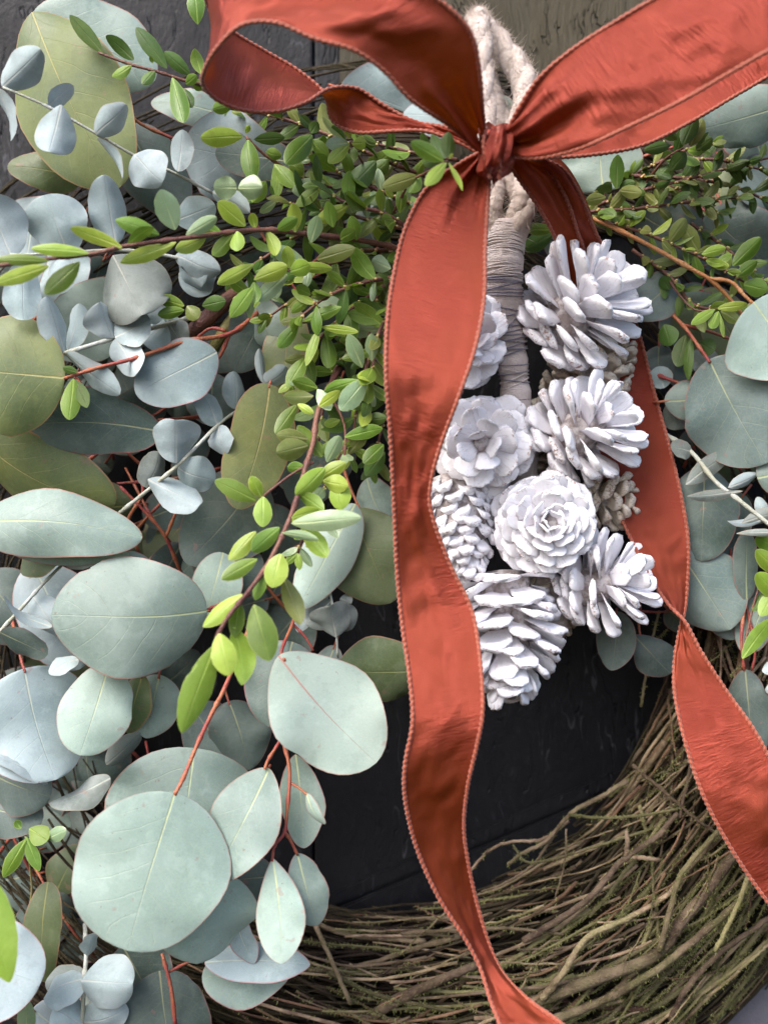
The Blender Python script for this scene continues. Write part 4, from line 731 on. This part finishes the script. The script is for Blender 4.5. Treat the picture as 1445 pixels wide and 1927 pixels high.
# ---- right hand green sprigs
GRR = 'leafy sprigs spreading right of the knot'
for k, (lab, path, kinds) in enumerate((
    ('olive green sprig lying just above the orange stem near the bow', [(1020, 420, 6.4), (1110, 398, 7.6), (1200, 392, 8), (1290, 380, 8), (1400, 370, 7.8)], ('J', 'K', 'K', 'B')),
    ('olive green sprig rising to the right frame edge midway below the right loop', [(1080, 400, 6), (1200, 360, 7.2), (1320, 330, 7.8), (1470, 290, 8)], ('J', 'K', 'K')),
    ('short sprig tucked right against the lower edge of the right bow loop', [(1150, 350, 6), (1230, 310, 7.4), (1290, 282, 8.2), (1340, 270, 8.6)], ('J', 'K', 'B')),
    ('green sprig running alongside the orange stem above its fork', [(1060, 405, 6.4), (1150, 420, 7.6), (1230, 445, 8.2), (1320, 485, 8.4), (1400, 530, 8.4)], ('J', 'B', 'B', 'Y')),
    ('green sprig below the orange stem beside the topmost open cone', [(1190, 470, 6.6), (1260, 520, 7.6), (1310, 575, 8.4), (1400, 580, 8.8)], ('J', 'B', 'K')),
    ('yellowish sprig above the slate leaf at the right edge', [(1300, 420, 6.6), (1370, 470, 7.4), (1450, 540, 8)], ('J', 'Y', 'K')),
    ('shaded sprig reaching the right edge under the pale leaf beneath the loop', [(1240, 330, 6.2), (1380, 350, 7), (1480, 400, 7.4)], ('J', 'K', 'K')),
    ('dark sprig seen through the gap right of the folded tail top', [(1110, 370, 6), (1180, 330, 7), (1260, 350, 7.6), (1350, 400, 7.8)], ('K', 'J', 'K')),
    ('fine sprig crossing over the grey leaves right of the orange stem fork', [(1280, 300, 6.6), (1350, 300, 7.6), (1440, 320, 8)], ('K', 'J', 'B')))):
    auto_sprig(lab, path, kinds, leaf_px=(30, 56), spacing=23, seed=200+k, group=GRR, r0=4, r1=2, ratio=.44)
sprig('b', 'bright green leaves beside the orange stem right of the topmost cone', [([(1240, 500, 7), (1300, 578, 8.8), (1350, 582, 9.4)], 2.4, 1.6)], [
    (1350, 580, 1407, 572, 19, 9.6, 10, 'Y', 0), (1345, 582, 1300, 610, 20, 9.6, 10, 'Y', 0), (1352, 585, 1338, 618, 20, 9.6, 10, 'B', 0), (1352, 586, 1362, 635, 10, 9.5, 9.8, 'B', 0), (1356, 584, 1392, 606, 22, 9.4, 9.6, 'J', 0), (1320, 478, 1366, 466, 22, 9.0, 9.4, 'Y', 0), (1378, 500, 1432, 446, 32, 8.8, 9.4, 'B', 0), (1385, 520, 1425, 490, 24, 8.8, 9.2, 'B', 0), (1260, 455, 1290, 410, 28, 8.4, 8.8, 'J', 0), (1315, 475, 1285, 420, 30, 8.4, 8.6, 'J', 0), (1400, 535, 1445, 545, 36, 8.6, 8.8, 'B', 0),
    (1260, 545, 1245, 520, 26, 7.6, 7.8, 'K', 0), (1250, 610, 1262, 650, 40, 7.4, 7.6, 'K', 10), (1290, 630, 1275, 690, 34, 8, 8.2, 'K', 0), (1300, 635, 1295, 715, 20, 8, 8.2, 'K', 15), (1315, 645, 1345, 660, 36, 7.4, 7.6, 'K', 0), (1295, 498, 1305, 440, 26, 8.2, 8.4, 'B', 20)], 'brownstem', pet=0)
sprig('b', 'dark leaf tuft poking from under the lower edge of the right bow loop', [([(1210, 350, 7), (1250, 300, 8.4), (1285, 278, 9.4)], 3, 2)], [
    (1285, 272, 1308, 215, 32, 9.6, 9.8, 'K', 0), (1298, 275, 1322, 222, 30, 9.4, 9.5, 'J', 10), (1275, 262, 1250, 245, 24, 9.5, 9.8, 'K', 0), (1310, 282, 1340, 258, 26, 9.3, 9.6, 'K', 0), (1262, 272, 1212, 282, 24, 9.3, 9.5, 'K', 20), (1262, 320, 1290, 285, 32, 9, 9.2, 'K', 0), (1160, 355, 1162, 290, 28, 8.6, 9, 'K', 0), (1165, 358, 1208, 362, 26, 8.6, 8.9, 'J', 0), (1165, 352, 1195, 342, 20, 8.5, 8.7, 'K', 0), (1140, 370, 1102, 378, 24, 8.6, 9, 'J', 0), (1150, 360, 1135, 345, 22, 8.5, 8.8, 'K', 0)], 'brownstem', pet=0)
sprig('b', 'single dark leaf pair between the rope and the topmost cone', [([(1060, 470, 5), (1045, 440, 6.2)], 2, 1.6)], [(1045, 432, 988, 430, 24, 6.6, 7, 'B', 0), (1040, 440, 985, 470, 34, 6, 6.2, 'K', 0)], 'brownstem', pet=0)
# brown woody branches showing between leaves
br = thing('bare_branch', 'thick brown branch end showing between the silver leaves and red stem', 'branch', P(345, 645, 5))
mb = MB(); pts = catmull([P(335, 655, 5.6), P(375, 612, 6.6), P(425, 568, 6.2), P(450, 545, 5.4)], 6); mb.tube(pts, [15*sat(6)*(1+.06*math.sin(i*1.7)) for i in range(len(pts))], 10); mb.build('wood', M['brownstem'], br)
mb = MB(); pts = catmull([P(395, 668, 5.8), P(420, 625, 6.6), P(445, 590, 6.0)], 5); mb.tube(pts, [11*sat(6)]*len(pts), 9); mb.build('side_shoot', M['olivestem'], br)

# ------------------------------------------------------------------ ribbon bow
bow = thing('ribbon_bow', 'rust red satin ribbon bow with wired stitched edges and two long tails', 'bow', P(932, 285, 13))
def ribbon(name, rows, bulge=.08, wr=1.0, pinch=(0, 0), n=10, seed=0, nv=18, edges=(1, 1), inv=1):
    """rows: (ax,ay,ad, bx,by,bd) pairs of edge points, pixel + cm"""
    A = catmull([P(*r[:3]) for r in rows], n); B = catmull([P(*r[3:]) for r in rows], n)
    m = len(A); v = []; f = []; uvs = []; s = 0
    mids = [(a+b)/2 for a, b in zip(A, B)]
    cum = [0]
    for i in range(1, m): cum.append(cum[-1]+(mids[i]-mids[i-1]).length)
    T = cum[-1]
    for i in range(m):
        a, b = A[i], B[i]; wd = b-a; W = wd.length
        tg = (mids[min(i+1, m-1)]-mids[max(i-1, 0)])
        N = wd.cross(tg); N = N.normalized()*inv if N.length > 1e-9 else Vector((0, -1, 0))
        t = cum[i]/T; u = cum[i]*1000
        pk = pinch[0]*max(0, 1-cum[i]/.045)+pinch[1]*max(0, 1-(T-cum[i])/.045)
        for j in range(nv+1):
            x = j/nv; e = 4*x*(1-x)
            z = bulge*W*e
            q = Vector((cum[i]*38, x*2.2, seed*3.1))
            z += wr*.0021*e**.5*(noise.noise(q)+.45*noise.noise(q*2.7))
            # creases across the cloth
            z += wr*.0005*noise.noise(Vector((cum[i]*170, x*1.2+seed, seed)))*e
            cr = noise.noise(Vector((cum[i]*95+2*x, x*1.1+seed*5, seed))); z -= wr*.0009*max(0, 1-abs(cr)*5)*e*max(0, noise.noise(Vector((cum[i]*20, x*2, seed+7)))+.25)
            if pk: z += pk*.0045*math.sin(x*PI*3+seed)*e**.5+pk*.0022*math.sin(x*PI*7+seed*2)*e**.5
            p = a+wd*x+N*z
            v.append(p); uvs.append((u, x*40))
    for i in range(m-1):
        for j in range(nv):
            o = i*(nv+1)+j; f.append((o, o+1, o+nv+2, o+nv+1))
    mb = MB(); mb.v = v; mb.f = f
    ob = mb.build(name, M['ribbon'], bow, v[0])
    me = ob.data; ul = me.uv_layers.new(name='UVMap')
    for lp in me.loops: ul.data[lp.index].uv = uvs[lp.vertex_index]
    for k, ed in enumerate((0, nv)):
        if not edges[k]: continue
        line = resample([v[i*(nv+1)+ed] for i in range(m)], 1.9*sat(13))
        if len(line) < 4: continue
        st = MB(); pitch = 5.6
        st.tube(line, 3.7*sat(13), 8, mod=lambda i, a, s=(1 if k else -1): 1+.22*math.sin(2*PI*i/pitch+s*a)+.03*math.sin(2*PI*i/pitch)+.05*math.sin(i*.37)+.03*math.sin(i*2.9))
        st.build('stitched_edge', M['thread'], ob, line[0])
    return ob
LT = [((905, 285, 13.6), (925, 290, 13.6)), ((868, 305, 13.9), (922, 325, 13.8)), ((805, 350, 13.5), (917, 395, 14.1)), ((762, 430, 13.5), (913, 470, 14.4)), ((740, 520, 14.0), (911, 560, 14.9)), ((728, 610, 14.7), (895, 650, 15.4)), ((726, 705, 15.2), (866, 738, 15.4)),
      ((733, 800, 14.8), (831, 832, 14.8)), ((738, 890, 14.3), (810, 912, 14.2)), ((742, 975, 13.9), (813, 968, 13.9)), ((747, 1080, 13.5), (848, 1065, 13.4)), ((757, 1180, 13.6), (888, 1150, 13.5)), ((771, 1280, 14.3), (904, 1250, 14.3)), ((776, 1360, 14.8), (908, 1340, 14.9)),
      ((762, 1440, 14.7), (897, 1405, 14.7)), ((763, 1510, 14.2), (880, 1480, 14.1)), ((785, 1600, 13.5), (873, 1560, 13.2)), ((825, 1690, 13.2), (884, 1640, 12.6)), ((870, 1760, 13.1), (903, 1720, 12.2)), ((890, 1795, 13.1), (925, 1790, 12.2)), ((906, 1830, 13.3), (952, 1840, 12.7)), ((923, 1885, 14.0), (998, 1885, 13.8)), ((942, 1935, 15.0), (1060, 1930, 15.2)), ((960, 2010, 16.6), (1150, 2010, 17.0))]
ribbon('tail', [(*a, *b) for a, b in LT], bulge=.03, wr=1.0, pinch=(1.0, 0), seed=1)
RT = [((945, 290, 12.4), (985, 285, 12.2)), ((975, 335, 12.2), (1055, 315, 11.8)), ((1010, 385, 11.4), (1092, 368, 11.0)), ((1045, 450, 10.2), (1122, 440, 9.4)), ((1075, 540, 8.4), (1165, 520, 7.6)), ((1095, 640, 7.0), (1203, 630, 6.6)), ((1110, 740, 6.8), (1230, 735, 6.8)), ((1125, 840, 7.0), (1258, 835, 7.4)), ((1150, 935, 7.4), (1282, 935, 8.0)),
      ((1185, 1010, 7.8), (1295, 1020, 8.3)), ((1222, 1085, 8.3), (1293, 1105, 8.2)), ((1258, 1138, 8.9), (1288, 1150, 8.3)), ((1290, 1172, 9.5), (1279, 1185, 8.6)), ((1320, 1228, 9.8), (1269, 1245, 9.0)), ((1370, 1305, 10.2), (1270, 1310, 9.6)), ((1415, 1368, 10.9), (1290, 1400, 10.4)), ((1450, 1430, 11.3), (1322, 1495, 10.9)), ((1490, 1510, 11.4), (1368, 1585, 11.0)), ((1545, 1600, 11.3), (1425, 1672, 11.0)), ((1620, 1700, 11.5), (1500, 1770, 11.2))]
ribbon('tail', [(*a, *b) for a, b in RT], bulge=.03, wr=1.0, pinch=(1.0, 0), seed=2)
# second fold of the right tail beside it, above the top cone
ribbon('fold', [(1000, 295, 11.8, 1045, 290, 11.2), (1040, 330, 11.6, 1075, 322, 10.6), (1068, 380, 11.0, 1104, 378, 9.8), (1088, 440, 9.9, 1128, 445, 8.8), (1110, 500, 8.4, 1155, 510, 7.2)], bulge=.02, wr=.6, seed=3, edges=(1, 0))
# left loop: front band, turn, inner band back to the knot
LL = [((912, 250, 15.2), (895, 278, 14.6)), ((908, 205, 16.4), (845, 235, 15.8)), ((902, 130, 17.8), (775, 188, 17.2)), ((885, 60, 18.8), (722, 132, 18.0)), ((830, 2, 19.4), (665, 93, 18.6)), ((740, -48, 19.6), (590, 71, 18.8)), ((620, -80, 19.2), (520, 42, 18.8)), ((500, -85, 18.6), (455, 46, 18.6)), ((415, -60, 17.4), (408, 90, 18.0)), ((386, -30, 15.8), (384, 133, 17.0)),
      ((396, 18, 14.2), (383, 160, 16.0)), ((440, 60, 12.8), (410, 188, 15.2)), ((500, 96, 11.8), (460, 207, 14.6)), ((560, 131, 11.3), (520, 209, 14.2)), ((610, 175, 11.2), (575, 192, 13.9)), ((625, 225, 11.6), (620, 166, 13.4)), ((670, 248, 12.2), (672, 166, 12.8)), ((740, 246, 12.7), (722, 197, 12.6)), ((800, 246, 12.9), (780, 228, 12.6)), ((860, 266, 13.0), (845, 240, 12.8)), ((905, 290, 13.0), (900, 262, 13.0))]
ribbon('loop', [(*a, *b) for a, b in LL], bulge=.05, wr=1.2, pinch=(1.2, .6), seed=4)
RL = [((955, 245, 15.0), (948, 288, 14.6)), ((975, 205, 15.6), (1010, 297, 15.4)), ((1015, 145, 16.2), (1090, 279, 16.2)), ((1080, 90, 16.8), (1180, 239, 17.0)), ((1150, 45, 17.4), (1280, 190, 17.8)), ((1225, 0, 18.0), (1370, 138, 18.6)), ((1320, -50, 18.4), (1450, 92, 19.2)), ((1440, -110, 18.2), (1550, 40, 19.4)), ((1560, -140, 16.8), (1650, 5, 18.0)), ((1600, -120, 14.6), (1680, 20, 15.4)), ((1540, -50, 12.8), (1600, 70, 13.2)),
      ((1420, 20, 11.8), (1470, 130, 12.2)), ((1320, 80, 11.6), (1385, 178, 12.2)), ((1230, 130, 11.6), (1300, 228, 12.2)), ((1150, 190, 12.0), (1210, 272, 12.6)), ((1060, 235, 12.6), (1110, 291, 13.0)), ((985, 262, 13.0), (1010, 296, 13.2)), ((945, 270, 13.2), (945, 290, 13.2))]
ribbon('loop', [(*a, *b) for a, b in RL], bulge=.06, wr=1.3, pinch=(1.3, .5), seed=5)
# the knot: a gathered band wrapped round the crossing
kv = []; kf = []; ku = []
NA, NB = 40, 26
for i in range(NB+1):
    x = i/NB
    for j in range(NA):
        a = 2*PI*j/NA
        cx = lerp(931, 930, x); cy = lerp(236, 338, x)
        en = min(1, (sm(0, .10, x)*.25+.75)*(1-.75*sm(.80, 1.0, x))); rx = (30+6*math.sin(x*PI)-5*x)*(1+.07*math.sin(x*9))*en; rz = (1.0+.35*math.sin(x*PI))*en
        gather = .15*math.sin(a*9+2.2*math.sin(x*3.6))+.08*math.sin(a*17+x*5)
        kv.append(P(cx+rx*math.cos(a)*(1+gather)+7*math.sin(x*4+.4)+5*noise.noise(Vector((x*4, math.cos(a)*2, 3))), cy+6*math.sin(a*2+x)+5*noise.noise(Vector((a, x*3, 9))), 14.4-rz*math.sin(a)*(1+gather)*1.25))
for i in range(NB):
    for j in range(NA):
        kf.append((i*NA+j, i*NA+(j+1) % NA, (i+1)*NA+(j+1) % NA, (i+1)*NA+j))
kf.append(tuple(range(NA))); kf.append(tuple(NB*NA+j for j in reversed(range(NA))))
mb = MB(); mb.v = kv; mb.f = kf; ko = mb.build('knot', M['ribbon'], bow, kv[0])
ul = ko.data.uv_layers.new(name='UVMap')
for lp in ko.data.loops: ul.data[lp.index].uv = ((lp.vertex_index//NA)*1.0, (lp.vertex_index % NA)*1.2)
for xs in (.3, -.62):
    line = resample(catmull([P(931+27*xs, 238, 15.55-.25*abs(xs)), P(927+28*xs, 270, 15.85-.25*abs(xs)), P(932+26*xs, 305, 15.8-.3*abs(xs)), P(934+18*xs, 338, 15.4)], 10), 1.9*sat(15))
    st = MB(); st.tube(line, 3.6*sat(15), 7, mod=lambda i, a: 1+.34*math.sin(2*PI*i/5.6+a)); st.build('stitched_edge', M['thread'], ko, line[0])

# ------------------------------------------------------------------ rope hanger and wrapped stalk
rope = thing('rope_hanger', 'hairy cream jute rope looped over the door and bound below the bow', 'rope', P(950, 430, 9))
fz = MB(); frn = random.Random(3)
def rope_run(path, rad, pitch, strands=3, mat='rope', fuzz=1.0):
    c = resample(catmull([P(*p) for p in path], 12), 2.2*sat(9)); n = len(c)
    ref = Vector((0, -1, 0))
    for k in range(strands):
        pts = []; 
        for i, p in enumerate(c):
            t = (c[min(i+1, n-1)]-c[max(i-1, 0)]).normalized(); u = t.cross(ref).normalized(); q = t.cross(u)
            a = 2*PI*(i*2.2/pitch+k/strands)
            pts.append(p+(u*math.cos(a)+q*math.sin(a))*rad*.36*sat(9))
        mb = MB(); mb.tube(pts, [rad*.70*sat(9)*(1+.02*math.sin(i*.55+k)+.12*noise.noise(Vector((i*.3, k, rad)))) for i in range(n)], 9)
        mb.build('strand', M[mat], rope, pts[0])
    for i in range(int(n*9*fuzz)):
        p = frn.choice(c); v = Vector((frn.uniform(-1, 1), frn.uniform(-1, .1), frn.uniform(-1, 1))).normalized()
        a = p+v*rad*1.0*sat(9); l = frn.uniform(5, 22)*sat(9)*(2 if frn.random() < .06 else 1)
        w1 = Vector((frn.uniform(-1, 1), frn.uniform(-1, 1), frn.uniform(-1, 1)))
        fz.hair(a-w1*l*.4, a+v*l*.22+w1*l*.25, a+v*l*.45+w1*l*.8, .4*sat(9))
rope_run([(1000, 330, 6), (925, 180, 3.4), (898, 60, 3.2), (894, 38, 3.4), (900, 36, 4.4), (904, 64, 6.2), (907, 140, 7.4), (914, 240, 8.8), (926, 330, 9.6), (925, 400, 9.6), (935, 460, 9.2)], 23, 260)
rope_run([(915, 55, 2.6), (945, 88, 3.4), (978, 135, 4.6), (990, 182, 6.0), (984, 222, 7.6), (966, 262, 9), (958, 300, 9.2), (975, 345, 9.6), (985, 385, 9.8), (965, 440, 9.6), (945, 500, 9.2)], 26, 200)
# wrapped lower part: a lumpy stalk with fibre turns lying on it
mb = MB(); wp = resample(catmull([P(952, 425, 9.3), P(946, 500, 9.5), P(950, 580, 9.2), P(962, 660, 8.8), P(970, 740, 8.4), P(980, 830, 8.0), P(990, 930, 7.2), P(1020, 1060, 6.6), P(1045, 1150, 6.4)], 10), 3*sat(9)); n = len(wp)
mb.tube(wp, [(lerp(38, 26, sm(0, .45, i/n))+4*sm(.3, .6, i/n))*sat(9)*(1+.06*math.sin(i*.31)+.08*noise.noise(Vector((i*.12, 1, 2)))) for i in range(n)], 14, mod=lambda i, a: 1+.05*noise.noise(Vector((math.cos(a)*2, math.sin(a)*2, i*.35))))
mb.build('wrapped_stalk', M['wrap'], rope, wp[0])
def turns(i0, i1, count, rad_add, tr, mat, name, tilt=.12):
    for c in range(count):
        i = int(lerp(i0, i1, (c+frn.uniform(-.3, .3))/max(1, count-1))); i = max(2, min(n-3, i))
        p = wp[i]; t = (wp[i+1]-wp[i-1]).normalized(); u = t.cross(Vector((0, -1, 0))).normalized(); q = t.cross(u)
        R = lerp(38, 26, sm(0, .45, i/n))*sat(9)+rad_add*sat(9); tl = frn.uniform(-tilt, tilt)
        pts = [p+u*math.cos(a)*R+q*math.sin(a)*R+t*math.cos(a+frn.uniform(-.02, .02))*R*tl for a in [2*PI*k/22 for k in range(23)]]
        mb = MB(); mb.tube(pts, tr*sat(9), 6); mb.build(name, M[mat], rope, pts[0])
turns(3, 44, 40, .3, 1.7, 'wrap', 'binding_fibre', .22)
turns(34, 44, 7, 2, 1.5, 'twine', 'binding_twine', .2)
turns(62, 80, 9, 1.5, 1.5, 'twine', 'binding_twine', .25)
turns(88, 92, 2, 1.5, 1.4, 'twine', 'binding_twine', .1)
turns(92, 170, 22, .4, 1.5, 'wrap', 'binding_fibre', .35)
turns(98, 130, 4, 1.2, 1.3, 'twine', 'binding_twine', .3)
turns(52, 62, 3, 1.5, 1.4, 'twine', 'binding_twine', .9)
for p in wp[:70]:
    for _ in range(7):
        v = Vector((frn.uniform(-1, 1), frn.uniform(-1, .1), frn.uniform(-1, 1))).normalized(); w1 = Vector((frn.uniform(-1, 1), frn.uniform(-.4, .4), frn.uniform(-.5, .5)))
        a = p+v*34*sat(9); l = frn.uniform(5, 18)*sat(9)
        fz.hair(a-w1*l*.5, a+v*l*.12+w1*l*.2, a+v*l*.25+w1*l*.9, .6*sat(9))
# frayed husk at the lower end
mb = MB(); hp = catmull([P(1020, 1110, 6.6), P(1046, 1150, 7.0), P(1042, 1185, 7.2), P(1034, 1205, 7.3), P(1037, 1226, 7.4)], 6)
mb.tube(hp, [pl((26, 27, 22, 6, 1), i/(len(hp)-1))*sat(7) for i in range(len(hp))], 12, mod=lambda i, a: 1+.08*math.sin(a*5+i*.4)); mb.build('frayed_end', M['wrap'], rope, hp[0])
for _ in range(120):
    p = frn.choice(hp[3:18]); v = Vector((frn.uniform(-1, 1), frn.uniform(-1, 0), frn.uniform(-1, .3))).normalized(); a = p+v*20*sat(7); l = frn.uniform(6, 18)*sat(7)
    fz.hair(a-Vector((0, 0, -1))*l*.3, a+v*l*.3, a+v*l*.4+Vector((0, 0, -1))*l*.5, .45*sat(7))
o = fz.build('loose_fibre', M['rope'], rope); o['kind'] = 'stuff'

# ------------------------------------------------------------------ pine cones
def scale_mesh(seed, base_w, tip_t, curl, round_, umbo):
    """a woody scale: unit length along +Y, unit width, thick blunt tip; Z faces the cone tip"""
    rng = random.Random(seed); v = []; f = []; al = []; mg = []
    NY, NC = 9, 10
    YS = (0, .16, .36, .55, .70, .81, .89, .95, .985, 1.0)
    for i in range(NY+1):
        y = YS[i]
        wd = lerp(base_w, 1, sm(0, .72, y))*.5
        if y > round_: wd *= math.sqrt(max(.0, 1-((y-round_)/(1-round_)*.93)**2))
        th = .035+tip_t*sm(.35, .88, y); th *= (1 if y < .93 else lerp(1, .6, (y-.93)/.07))
        z0 = curl*y*y+rng.uniform(-.012, .012)
        for k in range(NC):
            a = 2*PI*k/NC; c, s = math.cos(a), math.sin(a)
            x = wd*(abs(c)**.7)*(1 if c > 0 else -1)
            z = z0+th*(abs(s)**.8)*(1 if s > 0 else -1)
            z -= .10*(x*x)/(.25)*.6                      # keeled: spoon shaped upper face
            if s < -.2: z -= umbo*math.exp(-((y-.88)/.09)**2)*max(0, 1-(x/.3)**2)
            e = 1+.05*math.sin(i*2.1+k*1.7+seed)
            z += .03*math.sin(x*14+seed)*sm(.2, .5, y)*(1 if s > 0 else .6)+(.03*math.sin(seed*3+x*9) if y > .9 else 0)
            v.append((x*e+rng.uniform(-.02, .02), y*(1+.02*rng.uniform(-1, 1)), z)); al.append(y); mg.append(max(abs(c), sm(.9, 1, y)))
    for i in range(NY):
        for k in range(NC): f.append((i*NC+k, i*NC+(k+1) % NC, (i+1)*NC+(k+1) % NC, (i+1)*NC+k))
    f.append(tuple(reversed(range(NC)))); f.append(tuple(NY*NC+k for k in range(NC)))
    me = bpy.data.meshes.new('scale'); me.from_pydata(v, [], f); me.polygons.foreach_set('use_smooth', [True]*len(f))
    me.attributes.new('along', 'FLOAT', 'POINT').data.foreach_set('value', al)
    me.attributes.new('margin', 'FLOAT', 'POINT').data.foreach_set('value', mg)
    return me
SM = {}
def scale_set(kind, mat):
    if (kind, mat) not in SM:
        par = {'finger': (.55, .10, -.04, .80, .07), 'petal': (.5, .035, .10, .55, .03), 'plate': (.5, .07, .02, .66, .06), 'knob': (.7, .16, .12, .62, .10)}[kind]
        out = []
        for s in range(5):
            m = scale_mesh(s*7+len(kind), *par); m.materials.append(M[mat]); out.append(m)
        SM[(kind, mat)] = out
    return SM[(kind, mat)]
def cone(label, base, axis, Lpx, n, core, l, th, wd, kind, mat='white', seed=0, spin=0.0, thick=1.0, jit=9):
    rng = random.Random(seed); B = P(*base); s = sat(base[2]); a = Vector((axis[0], -axis[2], axis[1])).normalized()
    root = thing('pine_cone', label, 'pine cone', B, 'pine cones in the white cluster')
    e1 = a.orthogonal().normalized(); e2 = a.cross(e1)
    pts = [B+a*(Lpx*s*k/8) for k in range(9)]
    mb = MB(); mb.tube(pts, [max(.05, pl(core, k/8))*s for k in range(9)], 10); mb.build('core', M['core'], root, B)
    ms = scale_set(kind, mat)
    for i in range(n):
        t = ((i+.5)/n)**(1.18 if kind == 'finger' else 1); ph = i*2.39996+spin+rng.uniform(-.16, .16)
        r = e1*math.cos(ph)+e2*math.sin(ph)
        h = math.radians(pl(th, t)+rng.uniform(-jit, jit)); dv = a*math.cos(h)+r*math.sin(h); z = a*math.sin(h)-r*math.cos(h)
        x = dv.cross(z)
        L = pl(l, t)*s*rng.uniform(.85, 1.13); W = pl(wd, t)*s*rng.uniform(.9, 1.1)
        tz = (W*.72+L*.13)*thick
        p = a*(Lpx*s*t)+r*pl(core, t)*s*.75
        tw = rng.uniform(-.25, .25); x2 = x*math.cos(tw)+z*math.sin(tw); z2 = z*math.cos(tw)-x*math.sin(tw)
        mt = Matrix(((x2.x*W, dv.x*L, z2.x*tz, p.x), (x2.y*W, dv.y*L, z2.y*tz, p.y), (x2.z*W, dv.z*L, z2.z*tz, p.z), (0, 0, 0, 1)))
        o = bpy.data.objects.new('scale', ms[rng.randrange(len(ms))]); COL.objects.link(o); o.parent = root; o.matrix_basis = mt
    return root
cone('white pine cone at the top with long finger scales fanned wide open', (1038, 630, 8.2), (.56, .56, .50), 126, 62, (48, 48, 36, 16), (50, 66, 88, 104, 102, 74), (98, 86, 74, 62, 46, 20), (62, 62, 55, 50, 46, 38), 'finger', seed=1)
cone('cream unpainted looking cone wedged under the topmost open cone', (1085, 770, 6.0), (.35, .9, .1), 130, 70, (66, 62, 55, 40), (40, 42, 42, 40), (70, 60, 55, 40), (38, 40, 38, 30), 'knob', 'cream', seed=2)
cone('white pine cone with splayed finger scales above the round front cone', (1042, 842, 8.2), (.66, .42, .50), 114, 58, (44, 46, 35, 14), (44, 58, 76, 89, 87, 62), (98, 86, 74, 62, 46, 20), (58, 59, 53, 48, 44, 36), 'finger', seed=3, spin=1)
cone('small cream cone peeping out right of the round front cone', (1098, 930, 6.4), (.9, -.15, .3), 80, 40, (34, 32, 26, 12), (40, 42, 42, 30), (80, 66, 50, 30), (40, 42, 38, 26), 'knob', 'cream', seed=4)
cone('round white pine cone facing the viewer like a rose', (1016, 986, 8.6), (.02, .06, 1), 105, 82, (54, 50, 38, 10), (52, 56, 58, 56, 46, 26), (96, 86, 76, 64, 46, 12), (58, 60, 60, 56, 46, 26), 'petal', seed=5, jit=4)
cone('white pine cone at lower right with spread fingers touching the ribbon tail', (1078, 1108, 7.6), (.78, .20, .48), 102, 52, (36, 38, 30, 12), (38, 52, 71, 82, 80, 56), (98, 86, 74, 62, 46, 20), (52, 52, 47, 43, 40, 33), 'finger', seed=6, spin=2)
cone('white pine cone with big rounded petals half covered by the long tail', (908, 832, 8.0), (-.12, -.1, 1), 95, 34, (36, 32, 24, 12), (62, 74, 74, 64, 44), (98, 88, 74, 56, 22), (68, 76, 72, 58, 38), 'petal', jit=6, seed=7, spin=.6)
cone('white pine cone sliver beside the bound stalk behind the long tail', (866, 648, 8.4), (.15, .05, 1), 80, 34, (36, 32, 24, 12), (58, 70, 70, 60, 40), (100, 90, 74, 56, 22), (64, 70, 66, 54, 36), 'petal', seed=8, spin=.2)
cone('tight closed white cone with knobbly scales below the petal cone', (848, 902, 8.0), (.18, -.95, .25), 165, 96, (50, 56, 50, 20), (38, 40, 38, 32), (50, 40, 30, 18), (36, 36, 32, 26), 'knob', seed=9, jit=13)
cone('lowest white pine cone hanging tip downward with overlapping plate scales', (950, 1082, 8.0), (.02, -.96, .28), 190, 64, (48, 48, 42, 16), (60, 72, 74, 70, 60), (76, 62, 50, 38, 22), (70, 76, 72, 62, 50), 'plate', seed=10, jit=14)
cone('cream cone set deep in the gap between petal cone and finger cones', (990, 905, 5.6), (-.05, .95, .15), 130, 60, (44, 46, 40, 22), (34, 36, 36, 32), (64, 54, 46, 30), (36, 38, 36, 28), 'knob', 'cream', seed=11)
cone('cream cone low in the cluster above the frayed rope end', (1030, 1085, 5.8), (.1, -.95, .2), 90, 50, (44, 44, 36, 18), (34, 36, 36, 30), (66, 56, 46, 30), (36, 38, 36, 28), 'knob', 'cream', seed=12)
